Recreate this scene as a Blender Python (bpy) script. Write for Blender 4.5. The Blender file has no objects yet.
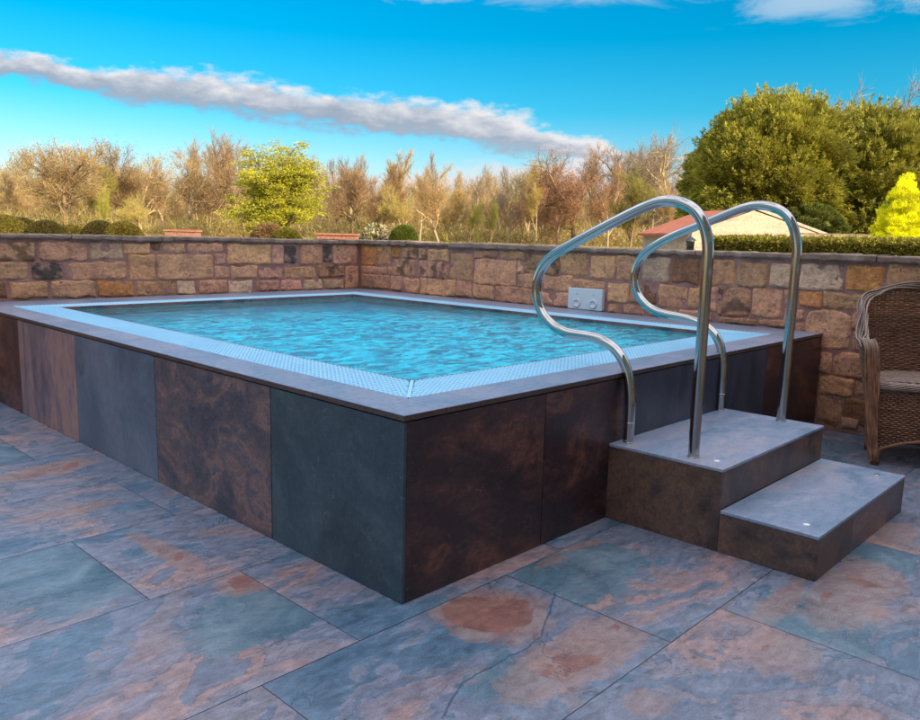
import bpy, math, random
import numpy as np
from mathutils import Vector, Matrix, noise

SC = bpy.context.scene
COL = SC.collection
R = math.radians
rng = random.Random(7)
nrg = np.random.default_rng(11)

TINT = [(0.0, (.95, .92, .93)), (0.05, (.80, .82, .86)), (0.12, (.50, .70, .78)), (0.22, (.10, .64, .76)), (0.34, (.0, .60, .77)), (0.42, (.0, .60, .80)), (0.7, (.9, 1.0, 1.05)), (1.0, (1., 1., 1.))]
CLOUDRAMP = [(0.1, (1.35, 1.6, 2.15)), (0.42, (1.95, 2.1, 2.5)), (0.62, (2.9, 2.9, 3.15)), (0.82, (4.1, 3.95, 3.9))]
CL_TOP = (2.3, 3.1, 3.8); CL_LOW = (3.9, 3.7, 3.9); CL_FILL = (9.9, 10.2, 11.0)
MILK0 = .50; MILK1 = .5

# ------------------------------------------------------------------ camera
CAM = Vector((-1.6246, -1.7843, 1.1973))
cr = Vector((0.6920827, -0.72143279, 0.02358507))
cu = Vector((0.09535731, 0.12376837, 0.98771877))
cf = Vector((0.7154918, 0.68133407, -0.15445184))
cam_d = bpy.data.cameras.new('camera'); cam = bpy.data.objects.new('camera', cam_d); COL.objects.link(cam)
cam.matrix_world = Matrix(((cr.x, cu.x, -cf.x, CAM.x), (cr.y, cu.y, -cf.y, CAM.y), (cr.z, cu.z, -cf.z, CAM.z), (0, 0, 0, 1)))
cam_d.sensor_fit = 'HORIZONTAL'; cam_d.sensor_width = 36; cam_d.lens = 30.424
cam_d.clip_start = 0.05; cam_d.clip_end = 3000
SC.camera = cam

# ------------------------------------------------------------------ light and exposure
SUN_EL, SUN_AZ = R(24), R(176)      # azimuth the sun stands at, clockwise from +Y
EXPO = 0.75
SKY = 0.13
sun_d = bpy.data.lights.new('sun', 'SUN'); sun_d.energy = 4.8; sun_d.angle = R(0.5); sun_d.color = (1.0, 0.85, 0.62)
sun = bpy.data.objects.new('sun', sun_d); COL.objects.link(sun)
sdir = Vector((math.sin(SUN_AZ) * math.cos(SUN_EL), math.cos(SUN_AZ) * math.cos(SUN_EL), math.sin(SUN_EL)))
sun.rotation_euler = sdir.to_track_quat('Z', 'Y').to_euler(); sun.location = sdir * 60
SC.view_settings.view_transform = 'Standard'; SC.view_settings.look = 'None'
SC.view_settings.exposure = EXPO; SC.view_settings.gamma = 1; SC.view_settings.use_curve_mapping = False


class NT:
    """small node-tree helper"""
    def __init__(s, tree): s.t = tree; s.n = tree.nodes; s.l = tree.links
    def new(s, typ, ins=None, **kw):
        nd = s.n.new(typ)
        for k, v in kw.items(): setattr(nd, k, v)
        for k, v in (ins or {}).items():
            sk = nd.inputs[k]
            if isinstance(v, bpy.types.NodeSocket): s.l.new(v, sk)
            elif isinstance(v, bpy.types.Node): s.l.new(v.outputs[0], sk)
            else: sk.default_value = v
        return nd
    def m(s, op, a, b=0.0, c=0.0, clamp=False):
        return s.new('ShaderNodeMath', {0: a, 1: b, 2: c}, operation=op, use_clamp=clamp).outputs[0]
    def v(s, op, a, b=(0, 0, 0)):
        nd = s.new('ShaderNodeVectorMath', {0: a, 1: b}, operation=op); return nd.outputs[0]
    def noise(s, vec, scale, detail=4, rough=0.55, dist=0.0, lac=2.0):
        ins = {'Scale': scale, 'Detail': detail, 'Roughness': rough, 'Distortion': dist, 'Lacunarity': lac}
        if vec is not None: ins['Vector'] = vec
        return s.new('ShaderNodeTexNoise', ins)
    def ramp(s, fac, stops, interp='LINEAR'):
        nd = s.new('ShaderNodeValToRGB', {0: fac}); cr_ = nd.color_ramp; cr_.interpolation = interp
        while len(cr_.elements) < len(stops): cr_.elements.new(0.5)
        for e, (p, c) in zip(cr_.elements, stops):
            e.position = p; e.color = (c, c, c, 1) if isinstance(c, (int, float)) else (*c, 1)
        return nd.outputs[0]
    def mix(s, fac, a, b, mode='MIX'):
        nd = s.new('ShaderNodeMix', data_type='RGBA', blend_type=mode)
        for sk, v in ((nd.inputs[0], fac), (nd.inputs[6], a), (nd.inputs[7], b)):
            if isinstance(v, bpy.types.NodeSocket): s.l.new(v, sk)
            elif isinstance(v, (int, float)): sk.default_value = v
            else: sk.default_value = (*v, 1)
        return nd.outputs[2]
    def sstep(s, x, a, b):
        nd = s.new('ShaderNodeMapRange', {0: x, 1: a, 2: b}, interpolation_type='SMOOTHSTEP'); return nd.outputs[0]


# ------------------------------------------------------------------ world
W = bpy.data.worlds.new('World'); SC.world = W; W.use_nodes = True
t = NT(W.node_tree); t.n.clear()
wout = t.new('ShaderNodeOutputWorld')
sky = t.new('ShaderNodeTexSky', sky_type='NISHITA', sun_disc=False, sun_elevation=SUN_EL, sun_rotation=SUN_AZ,
            air_density=1.0, dust_density=0.6, ozone_density=2.0)
geo = t.new('ShaderNodeTexCoord')
sep = t.new('ShaderNodeSeparateXYZ', {0: geo.outputs['Generated']})
dx, dy, dz = sep.outputs
el = t.m('MULTIPLY', t.m('ARCSINE', dz), 180 / math.pi)
az = t.m('MULTIPLY', t.m('ARCTAN2', dx, dy), 180 / math.pi)
eln = t.m('DIVIDE', el, 40.0, clamp=True)
# clear blue low in the sky away from the sun, neutral higher up
tint = t.ramp(eln, TINT)
skyc = t.mix(1.0, sky.outputs[0], tint, 'MULTIPLY')
# cloud coordinates, stretched along the horizon
cv = t.new('ShaderNodeCombineXYZ', {0: t.m('MULTIPLY', az, 0.11), 1: t.m('MULTIPLY', el, 0.42), 2: 0.0}).outputs[0]
cv2 = t.new('ShaderNodeCombineXYZ', {0: t.m('MULTIPLY', az, 0.22), 1: t.m('MULTIPLY', el, 0.50), 2: 1.7}).outputs[0]
n1 = t.m('SUBTRACT', t.noise(cv2, 1.0, 7, 0.58, 0.3).outputs[0], 0.5)
n2 = t.m('SUBTRACT', t.noise(cv2, 2.7, 6, 0.6).outputs[0], 0.5)
azn = t.m('DIVIDE', az, 80.0, clamp=True)
elc = t.m('MULTIPLY', t.ramp(azn, [(0.0, .5), (.206, .486), (.25, .485), (.313, .455), (.385, .462), (.46, .43), (.55, .415), (.63, .362), (.70, .315), (.74, .30)]), 20.0)
th = t.m('MULTIPLY', t.ramp(azn, [(0.05, .0), (.19, .17), (.25, .17), (.30, .26), (.385, .32), (.46, .25), (.55, .27), (.63, .34), (.69, .17), (.74, .02)]), 4.5)
off = t.m('SUBTRACT', el, elc)
off2 = t.m('ADD', off, t.m('MULTIPLY', n1, 2.2))
dd = t.m('SUBTRACT', 1.0, t.m('DIVIDE', t.m('ABSOLUTE', off2), t.m('MAXIMUM', th, 0.02)))
dd = t.m('ADD', dd, t.m('MULTIPLY', n2, 1.7))
band = t.sstep(dd, -0.15, 0.62)
tt = t.m('ADD', t.m('ADD', t.m('DIVIDE', off2, t.m('MAXIMUM', th, 0.2)), t.m('MULTIPLY', n2, 1.8)), t.m('MULTIPLY', n1, 1.0))
tt = t.m('ADD', tt, t.m('MULTIPLY', t.sstep(az, 38.0, 58.0), 0.45))
bandc = t.ramp(t.m('ADD', t.m('MULTIPLY', tt, 0.4), 0.5, clamp=True), CLOUDRAMP)
# far cumulus near the horizon and wisps
n3 = t.noise(t.v('ADD', cv, (3.3, 9.1, 0)), 0.9, 7, 0.6, 0.3).outputs[0]
lowreg = t.m('MULTIPLY', t.sstep(el, 7.0, 3.0), t.sstep(az, 15.0, 60.0))
low = t.m('MULTIPLY', t.sstep(t.m('ADD', n3, t.m('MULTIPLY', lowreg, 0.22)), 0.58, 0.74), 0.8)
low = t.m('MULTIPLY', low, t.sstep(el, 8.5, 5.0))
pk = t.m('SUBTRACT', 1.0, t.m('ADD', t.m('MULTIPLY', t.m('ABSOLUTE', t.m('SUBTRACT', az, 55.5)), 0.17), t.m('MULTIPLY', t.m('ABSOLUTE', t.m('SUBTRACT', el, 4.3)), 0.42)))
pk = t.sstep(t.m('ADD', pk, t.m('MULTIPLY', n2, 1.3)), -0.25, 0.4)
n4 = t.noise(t.v('ADD', cv, (7.7, 2.1, 4)), 1.1, 6, 0.62, 0.6).outputs[0]
topreg = t.m('MULTIPLY', t.sstep(el, 12.9, 15.2), t.m('MAXIMUM', t.sstep(az, 61.0, 68.0), t.m('MULTIPLY', t.sstep(el, 14.4, 16.2), 0.8)))
topm = t.m('MULTIPLY', t.sstep(t.m('ADD', n4, t.m('MULTIPLY', topreg, 0.25)), 0.62, 0.80), topreg)
# unseen broken bright cloud added overhead and behind to light the shaded patio
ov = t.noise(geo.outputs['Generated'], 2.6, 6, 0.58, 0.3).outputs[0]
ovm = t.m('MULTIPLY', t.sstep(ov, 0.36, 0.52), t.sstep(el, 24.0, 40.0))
hz = t.m('MULTIPLY', t.m('MULTIPLY', t.sstep(el, 7.5, 0.5), t.sstep(t.m('ADD', el, t.m('MULTIPLY', n1, 6.0)), 6.5, 2.0)), t.sstep(az, 10.0, 30.0))
c = t.mix(t.m('MULTIPLY', hz, 0.75), skyc, (3.0, 3.45, 3.75))
c = t.mix(t.m('MULTIPLY', topm, 0.75), c, CL_TOP)
c = t.mix(t.m('MAXIMUM', low, t.m('MULTIPLY', pk, 0.9)), c, CL_LOW)
c = t.mix(t.m('MULTIPLY', band, 0.93), c, bandc)
c = t.mix(t.m('MULTIPLY', ovm, 0.92), c, CL_FILL)
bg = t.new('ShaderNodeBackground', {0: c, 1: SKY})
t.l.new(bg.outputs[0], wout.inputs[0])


# ------------------------------------------------------------------ object helpers
def link(name, me, mats=(), parent=None):
    o = bpy.data.objects.new(name, me); COL.objects.link(o)
    for m_ in (mats if isinstance(mats, (list, tuple)) else [mats]): me.materials.append(m_)
    if parent is not None: o.parent = parent
    return o

def tag(o, label=None, cat=None, group=None, kind=None):
    if label: o['label'] = label
    if cat: o['category'] = cat
    if group: o['group'] = group
    if kind: o['kind'] = kind
    return o

def thing(name, label, cat, loc=(0, 0, 0), rz=0, group=None):
    o = bpy.data.objects.new(name, None); COL.objects.link(o); o.empty_display_size = 0.1
    o.location = loc; o.rotation_euler = (0, 0, rz)
    return tag(o, label, cat, group)

class MB:
    """collects geometry as vertices and faces; may carry a colour per vertex"""
    def __init__(s): s.V = []; s.F = []; s.C = []; s.n = 0; s.mi = []
    def add(s, V, F, col=None, mi=0):
        V = np.asarray(V, float).reshape(-1, 3)
        s.V.append(V)
        if isinstance(F, np.ndarray): F = F.tolist()
        n = s.n
        s.F.extend([[i + n for i in f] for f in F]); s.mi.extend([mi] * len(F))
        c = np.zeros((len(V), 4)); c[:, 3] = 1
        if col is not None: c[:, :3] = col
        s.C.append(c); s.n += len(V)
    def box(s, x0, y0, z0, x1, y1, z1, col=None, bev=0.0, mi=0):
        if bev <= 0:
            V = [(x, y, z) for z in (z0, z1) for y in (y0, y1) for x in (x0, x1)]
            s.add(V, [[0, 2, 3, 1], [4, 5, 7, 6], [0, 1, 5, 4], [2, 6, 7, 3], [0, 4, 6, 2], [1, 3, 7, 5]], col, mi); return
        b = bev; V = []
        # chamfered box: 24 vertices
        for sx in (0, 1):
            for sy in (0, 1):
                for sz in (0, 1):
                    X, Y, Z = (x0, x1)[sx], (y0, y1)[sy], (z0, z1)[sz]
                    ix, iy, iz = X + (b if not sx else -b), Y + (b if not sy else -b), Z + (b if not sz else -b)
                    V += [(X, iy, iz), (ix, Y, iz), (ix, iy, Z)]
        def k(sx, sy, sz, a): return (sx * 4 + sy * 2 + sz) * 3 + a
        F = []
        F.append([k(0, 0, 0, 0), k(0, 0, 1, 0), k(0, 1, 1, 0), k(0, 1, 0, 0)]); F.append([k(1, 0, 0, 0), k(1, 1, 0, 0), k(1, 1, 1, 0), k(1, 0, 1, 0)])
        F.append([k(0, 0, 0, 1), k(1, 0, 0, 1), k(1, 0, 1, 1), k(0, 0, 1, 1)]); F.append([k(0, 1, 0, 1), k(0, 1, 1, 1), k(1, 1, 1, 1), k(1, 1, 0, 1)])
        F.append([k(0, 0, 0, 2), k(0, 1, 0, 2), k(1, 1, 0, 2), k(1, 0, 0, 2)]); F.append([k(0, 0, 1, 2), k(1, 0, 1, 2), k(1, 1, 1, 2), k(0, 1, 1, 2)])
        for i in (0, 1):
            for j in (0, 1):
                F.append([k(i, j, 0, 0), k(i, j, 1, 0), k(i, j, 1, 1), k(i, j, 0, 1)])
                F.append([k(i, 0, j, 0), k(i, 1, j, 0), k(i, 1, j, 2), k(i, 0, j, 2)])
                F.append([k(0, i, j, 1), k(1, i, j, 1), k(1, i, j, 2), k(0, i, j, 2)])
                for l in (0, 1): F.append([k(i, j, l, 0), k(i, j, l, 1), k(i, j, l, 2)])
        s.add(V, F, col, mi)
    def tube(s, pts, rad, sides=12, closed_ends=True, col=None, mi=0):
        P = np.asarray(pts, float); n = len(P); rad = np.broadcast_to(np.asarray(rad, float), (n,))
        T = np.gradient(P, axis=0); T /= np.linalg.norm(T, axis=1)[:, None] + 1e-12
        a = np.array([0, 0, 1.0]) if abs(T[0][2]) < .9 else np.array([1.0, 0, 0])
        u = np.cross(T[0], a); u /= np.linalg.norm(u); V = []
        for i in range(n):
            u = u - T[i] * (u @ T[i]); u /= np.linalg.norm(u) + 1e-12; w = np.cross(T[i], u)
            for k_ in range(sides):
                an = 2 * math.pi * k_ / sides; V.append(P[i] + rad[i] * (math.cos(an) * u + math.sin(an) * w))
        F = [[i * sides + k_, i * sides + (k_ + 1) % sides, (i + 1) * sides + (k_ + 1) % sides, (i + 1) * sides + k_] for i in range(n - 1) for k_ in range(sides)]
        if closed_ends: F += [list(range(sides))[::-1], [(n - 1) * sides + k_ for k_ in range(sides)]]
        s.add(V, F, col, mi)
    def lathe(s, prof, cx, cy, sides=24, col=None, mi=0):
        V = []; n = len(prof)
        for r_, z in prof:
            for k_ in range(sides):
                a = 2 * math.pi * k_ / sides; V.append((cx + r_ * math.cos(a), cy + r_ * math.sin(a), z))
        F = [[i * sides + k_, i * sides + (k_ + 1) % sides, (i + 1) * sides + (k_ + 1) % sides, (i + 1) * sides + k_] for i in range(n - 1) for k_ in range(sides)]
        F += [list(range(sides))[::-1], [(n - 1) * sides + k_ for k_ in range(sides)]]
        s.add(V, F, col, mi)
    def mesh(s, name, smooth=False):
        me = bpy.data.meshes.new(name); V = np.concatenate(s.V)
        lens = np.array([len(f) for f in s.F], dtype=np.int32)
        idx = np.fromiter((i for f in s.F for i in f), dtype=np.int32, count=int(lens.sum()))
        me.vertices.add(len(V)); me.vertices.foreach_set('co', V.astype(np.float32).ravel())
        me.loops.add(len(idx)); me.loops.foreach_set('vertex_index', idx)
        me.polygons.add(len(lens)); st = np.concatenate([[0], np.cumsum(lens)[:-1]]).astype(np.int32)
        me.polygons.foreach_set('loop_start', st)
        try: me.polygons.foreach_set('loop_total', lens)
        except Exception: pass
        me.polygons.foreach_set('use_smooth', np.full(len(lens), smooth))
        me.update(calc_edges=True); me.validate()
        ca = me.color_attributes.new('tone', 'FLOAT_COLOR', 'POINT')
        if len(me.vertices) == len(V): ca.data.foreach_set('color', np.concatenate(s.C).astype(np.float32).ravel())
        return me
    def obj(s, name, mats, parent=None, smooth=False): return link(name, s.mesh(name, smooth), mats, parent)

def fastmesh(name, V, quads=None, tris=None, cols=None, smooth=False):
    me = bpy.data.meshes.new(name); fs = []
    nq = 0 if quads is None else len(quads); nt = 0 if tris is None else len(tris)
    idx = np.concatenate(([quads.ravel()] if nq else []) + ([tris.ravel()] if nt else [])).astype(np.int32)
    st = np.concatenate([np.arange(nq) * 4, nq * 4 + np.arange(nt) * 3]).astype(np.int32)
    lt = np.concatenate([np.full(nq, 4), np.full(nt, 3)]).astype(np.int32)
    me.vertices.add(len(V)); me.vertices.foreach_set('co', V.astype(np.float32).ravel())
    me.loops.add(len(idx)); me.loops.foreach_set('vertex_index', idx)
    me.polygons.add(len(st)); me.polygons.foreach_set('loop_start', st)
    try: me.polygons.foreach_set('loop_total', lt)
    except Exception: pass
    me.polygons.foreach_set('use_smooth', np.full(len(st), smooth))
    me.update(calc_edges=True)
    if cols is not None:
        ca = me.color_attributes.new('tone', 'FLOAT_COLOR', 'POINT')
        cc = np.ones((len(V), 4), np.float32); cc[:, :3] = cols; ca.data.foreach_set('color', cc.ravel())
    return me

# ------------------------------------------------------------------ materials
def mat(name):
    m_ = bpy.data.materials.new(name); m_.use_nodes = True; t_ = NT(m_.node_tree); t_.n.clear()
    out = t_.new('ShaderNodeOutputMaterial'); b = t_.new('ShaderNodeBsdfPrincipled')
    t_.l.new(b.outputs[0], out.inputs[0]); return m_, t_, b, out

def setp(t_, b, **kw):
    names = dict(col='Base Color', rough='Roughness', metal='Metallic', nrm='Normal', spec='Specular IOR Level')
    for k_, v_ in kw.items():
        sk = b.inputs[names[k_]]
        if isinstance(v_, bpy.types.NodeSocket): t_.l.new(v_, sk)
        elif k_ == 'col': sk.default_value = (*v_, 1)
        else: sk.default_value = v_

def bump(t_, h, strength=0.3, dist=0.01):
    return t_.new('ShaderNodeBump', {'Strength': strength, 'Distance': dist, 'Height': h}).outputs[0]

def plain(name, col, rough=0.6, metal=0.0, var=0.25, scale=8.0, bmp=0.15, bd=0.004):
    m_, t_, b, o = mat(name); co = t_.new('ShaderNodeTexCoord').outputs['Object']
    n = t_.noise(co, scale, 5, 0.6).outputs[0]
    c_ = t_.mix(1.0, col, t_.ramp(n, [(0.3, 1 - var), (0.7, 1 + var)]), 'MULTIPLY')
    setp(t_, b, col=c_, rough=rough, metal=metal, nrm=bump(t_, t_.noise(co, scale * 6, 4).outputs[0], bmp, bd)); return m_

def slate(name, stops, rough=(0.32, 0.5), scale=1.4, streak=(1, 1, 1), veins=0.5, patches=False, bmp=0.25, fine=0.35, coord='Object', medw=0.55):
    """riven-slate porcelain: broad mineral patches, fine mottling and hairline veins"""
    m_, t_, b, o = mat(name)
    co = t_.new('ShaderNodeTexCoord').outputs[coord]
    at = t_.new('ShaderNodeAttribute', attribute_name='tone')
    sp = t_.new('ShaderNodeSeparateColor', {0: at.outputs['Color']})
    ofs = t_.new('ShaderNodeCombineXYZ', {0: t_.m('MULTIPLY', sp.outputs[2], 37.0), 1: t_.m('MULTIPLY', sp.outputs[2], 91.0), 2: t_.m('MULTIPLY', sp.outputs[2], 53.0)}).outputs[0]
    v_ = t_.v('ADD', t_.v('MULTIPLY', co, streak), ofs)
    big = t_.noise(v_, scale, 7, 0.56, 1.1).outputs[0]
    med = t_.noise(v_, scale * 4.3, 8, 0.62, 0.8).outputs[0]
    fin = t_.noise(v_, scale * 26, 6, 0.7).outputs[0]
    f = t_.m('ADD', big, t_.m('MULTIPLY', t_.m('SUBTRACT', med, 0.5), 0.28 if patches else medw))
    if patches: f = t_.m('ADD', f, t_.m('MULTIPLY', t_.m('SUBTRACT', sp.outputs[2], 0.5), 0.09))
    c_ = t_.ramp(f, stops)
    if patches:
        # riven layers: thin dark lips where one layer of slate breaks to the next
        for lv in (.436, .526, .592, .651):
            lip = t_.m('SUBTRACT', 1.0, t_.sstep(t_.m('ABSOLUTE', t_.m('SUBTRACT', f, lv)), 0.0, 0.006))
            lip = t_.m('MULTIPLY', lip, t_.sstep(t_.noise(v_, 2.2, 3).outputs[0], 0.48, 0.60))
            c_ = t_.mix(t_.m('MULTIPLY', lip, 0.55), c_, (.05, .06, .085))
        sp2 = t_.noise(t_.v('MULTIPLY', v_, (1, 2.2, 1)), 11, 9, 0.72, 0.8).outputs[0]
        c_ = t_.mix(1.0, c_, t_.ramp(sp2, [(0.30, .62), (0.5, 1.0), (0.70, 1.40)]), 'MULTIPLY')
        w = t_.m('MULTIPLY', t_.m('SUBTRACT', t_.noise(v_, 3.6, 9, 0.66, 0.9).outputs[0], 0.5), 1.25)
        rust = t_.sstep(t_.m('ADD', sp.outputs[0], w), 0.50, 0.55)
        rc = t_.ramp(t_.noise(v_, 9, 8, 0.7, 1.2).outputs[0], [(0.28, (.17, .10, .11)), (0.43, (.27, .15, .13)), (0.55, (.33, .21, .18)), (0.72, (.30, .25, .25))])
        blue = t_.sstep(t_.m('ADD', sp.outputs[1], w), 0.48, 0.55)
        bc = t_.ramp(med, [(0.3, (.045, .10, .145)), (0.5, (.09, .165, .22)), (0.7, (.17, .25, .31))])
        c_ = t_.mix(t_.m('MULTIPLY', blue, 0.85), c_, bc)
        c_ = t_.mix(t_.m('MULTIPLY', rust, t_.m('ADD', 0.10, t_.m('MULTIPLY', sp.outputs[0], 0.75), clamp=True)), c_, rc)
        red = t_.sstep(t_.m('ADD', t_.m('SUBTRACT', sp.outputs[0], 0.55), t_.m('MULTIPLY', w, 1.2)), 0.30, 0.40)
        c_ = t_.mix(t_.m('MULTIPLY', red, 0.8), c_, t_.ramp(t_.noise(v_, 7, 9, 0.75, 1.0).outputs[0], [(0.3, (.10, .06, .075)), (0.44, (.20, .075, .065)), (0.56, (.27, .12, .095)), (0.68, (.26, .19, .18))]))
    if patches:
        # one long open vein wandering across a tile near the pool corner
        pd = None; wp = t_.v('ADD', co, t_.v('MULTIPLY', t_.v('SUBTRACT', t_.noise(co, 9, 4).outputs[1], (.5, .5, .5)), (.05, .05, 0)))
        wp = t_.v('MULTIPLY', wp, (1, 1, 0))
        for (ax_, ay_), (bx_, by_) in zip(VEIN[:-1], VEIN[1:]):
            ab = (bx_ - ax_, by_ - ay_, 0); L2 = ab[0] ** 2 + ab[1] ** 2; pa = t_.v('SUBTRACT', wp, (ax_, ay_, 0))
            dt = t_.new('ShaderNodeVectorMath', {0: pa, 1: ab}, operation='DOT_PRODUCT').outputs['Value']; hh_ = t_.m('DIVIDE', dt, L2, clamp=True)
            sc2 = t_.new('ShaderNodeVectorMath', {0: ab, 'Scale': hh_}, operation='SCALE').outputs[0]
            dd_ = t_.new('ShaderNodeVectorMath', {0: pa, 1: sc2}, operation='DISTANCE').outputs['Value']
            pd = dd_ if pd is None else t_.m('MINIMUM', pd, dd_)
        vl = t_.m('SUBTRACT', 1.0, t_.sstep(pd, 0.0015, 0.005))
        c_ = t_.mix(t_.m('MULTIPLY', vl, 0.8), c_, (.035, .075, .12))
    # hairline veins where a noise field crosses its middle value
    vn = t_.noise(t_.v('ADD', v_, (5, 1, 2)), scale * 1.1, 6, 0.62, 1.6).outputs[0]
    ve = t_.m('SUBTRACT', 1.0, t_.sstep(t_.m('ABSOLUTE', t_.m('SUBTRACT', vn, 0.5)), 0.0, 0.005))
    ve = t_.m('MULTIPLY', ve, t_.sstep(t_.noise(v_, scale * 1.7, 2).outputs[0], 0.48, 0.6))
    c_ = t_.mix(t_.m('MULTIPLY', ve, veins), c_, (.03, .045, .06))
    c_ = t_.mix(1.0, c_, t_.ramp(fin, [(0.25, 1 - fine), (0.5, 1.0), (0.78, 1 + fine)]), 'MULTIPLY')
    grit = t_.noise(co, 170, 2, 0.7).outputs[0]
    c_ = t_.mix(1.0, c_, t_.ramp(grit, [(0.3, .80), (0.5, 1.0), (0.7, 1.2)]), 'MULTIPLY')
    sc_ = t_.sstep(t_.noise(v_, scale * 13, 3, 0.8, 2.0).outputs[0], 0.60, 0.72)
    c_ = t_.mix(t_.m('MULTIPLY', sc_, 0.16), c_, (.34, .33, .34))
    r_ = t_.ramp(med, [(0.3, rough[0]), (0.7, rough[1])])
    stp = t_.ramp(f, [(.0, .0), (.43, .0), (.442, .25), (.52, .3), (.532, .5), (.585, .55), (.598, .8), (1.0, 1.0)])
    h = t_.m('ADD', t_.m('MULTIPLY', stp, 0.9 if patches else 0.0), t_.m('ADD', t_.m('MULTIPLY', med, 0.7), t_.m('ADD', t_.m('MULTIPLY', fin, 0.35), t_.m('MULTIPLY', ve, -0.35))))
    setp(t_, b, col=c_, rough=r_, nrm=bump(t_, h, bmp, 0.006)); return m_

VEIN = [(.44, -.287), (.329, -.363), (.164, -.447), (-.032, -.455), (-.188, -.453), (-.344, -.525)]
M = {}
M['patio'] = slate('patio_slate', [(0.25, (0.0496, 0.0955, 0.1513)), (0.34, (0.0744, 0.1292, 0.1997)), (0.43, (0.1054, 0.1629, 0.2360)), (0.442, (0.1860, 0.1966, 0.2601)), (0.49, (0.1550, 0.1741, 0.2420)), (0.52, (0.1178, 0.1516, 0.2238)), (0.532, (0.2170, 0.1966, 0.2420)), (0.585, (0.2046, 0.1797, 0.2238)), (0.598, (0.2790, 0.1966, 0.2118)), (0.645, (0.3286, 0.2078, 0.1997)), (0.657, (0.1612, 0.1685, 0.2238)), (0.8, (0.0930, 0.1404, 0.2057))],
                   rough=(0.22, 0.40), scale=1.0, streak=(1.0, 1.3, 1), patches=True, veins=0.6, bmp=0.4, fine=0.28)
M['grout'] = plain('grout', (.075, .085, .11), 0.85)
M['edge'] = slate('coping_edge', [(0.3, (0.0517, 0.0300, 0.0280)), (0.7, (0.0978, 0.0550, 0.0450))], scale=3)
M['coping'] = slate('coping_slate', [(0.28, (0.1264, 0.1685, 0.2558)), (0.45, (0.1769, 0.2106, 0.2985)), (0.58, (0.2274, 0.2340, 0.3198)), (0.68, (0.2948, 0.2527, 0.2878)), (0.8, (0.1938, 0.2153, 0.2878))], rough=(0.3, 0.45), scale=1.5, streak=(1.3, 1, 1), veins=0.2)
M['p_green'] = slate('panel_blue_black_slate', [(0.3, (0.0211, 0.0383, 0.0510)), (0.5, (0.0351, 0.0575, 0.0728)), (0.68, (0.0562, 0.0791, 0.0944)), (0.8, (0.0421, 0.0638, 0.0766))], scale=1.6, veins=0.25, fine=0.3)
M['p_rust'] = slate('panel_rust_mottled_slate', [(0.3, (0.0385, 0.0372, 0.0528)), (0.42, (0.0788, 0.0620, 0.0759)), (0.5, (0.1225, 0.0775, 0.0792)), (0.58, (0.2100, 0.1162, 0.0990)), (0.66, (0.0875, 0.0697, 0.0907)), (0.78, (0.2275, 0.1240, 0.0990))], scale=2.6, streak=(1, .8, 1.3), veins=0.4, fine=0.5)
M['p_slate'] = slate('panel_grey_slate', [(0.3, (0.0660, 0.0875, 0.1221)), (0.5, (0.0957, 0.1225, 0.1665)), (0.7, (0.1403, 0.1575, 0.2035))], scale=1.3, streak=(1, 1, .8), veins=0.2, fine=0.22)
M['p_peach'] = slate('panel_peach_brown_slate', [(0.3, (0.0924, 0.0713, 0.0878)), (0.43, (0.1716, 0.1188, 0.1350)), (0.52, (0.2508, 0.1485, 0.1485)), (0.6, (0.3168, 0.1782, 0.1485)), (0.7, (0.1584, 0.1188, 0.1485))], scale=1.5, streak=(1, 2.0, .55), veins=0.5, fine=0.3)
M['p_dark'] = slate('panel_dark_brown_slate', [(0.28, (0.0251, 0.0153, 0.0190)), (0.44, (0.0376, 0.0189, 0.0222)), (0.54, (0.0752, 0.0315, 0.0285)), (0.60, (0.1317, 0.0522, 0.0390)), (0.68, (0.0439, 0.0252, 0.0295)), (0.8, (0.0627, 0.0360, 0.0421))], scale=2.0, streak=(.8, 1, 1.3), veins=0.3, fine=0.5)
M['p_navy'] = slate('panel_navy_slate', [(0.3, (0.0192, 0.0255, 0.0428)), (0.5, (0.0312, 0.0382, 0.0612)), (0.64, (0.0540, 0.0536, 0.0765)), (0.8, (0.0360, 0.0382, 0.0612))], scale=1.8, streak=(1.6, 1, .7), veins=0.2, fine=0.3)
M['tread'] = slate('step_tread_slate', [(0.28, (0.1256, 0.2052, 0.3078)), (0.42, (0.2125, 0.2700, 0.3817)), (0.52, (0.2801, 0.3024, 0.4063)), (0.60, (0.3284, 0.3024, 0.3570)), (0.68, (0.1932, 0.3132, 0.4432)), (0.82, (0.3864, 0.5184, 0.6648))], rough=(0.28, 0.42), scale=1.1, streak=(1, 1.8, 1), veins=0.3, fine=.22, medw=.5)
M['riser'] = slate('step_riser_slate', [(0.3, (0.0273, 0.0191, 0.0213)), (0.42, (0.0558, 0.0351, 0.0319)), (0.52, (0.1054, 0.0585, 0.0446)), (0.62, (0.1488, 0.0797, 0.0553)), (0.74, (0.0620, 0.0425, 0.0425))], scale=2.2, veins=0.3, fine=0.45)

def m_grate():
    m_, t_, b, o = mat('grate_plastic'); co = t_.new('ShaderNodeTexCoord').outputs['Object']
    n = t_.noise(co, 3, 4).outputs[0]
    setp(t_, b, col=t_.ramp(n, [(0.3, (.34, .64, .84)), (0.7, (.40, .70, .89))]), rough=0.38); return m_
M['grate'] = m_grate()
M['channel'] = plain('channel', (.20, .42, .56), 0.6)

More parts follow.
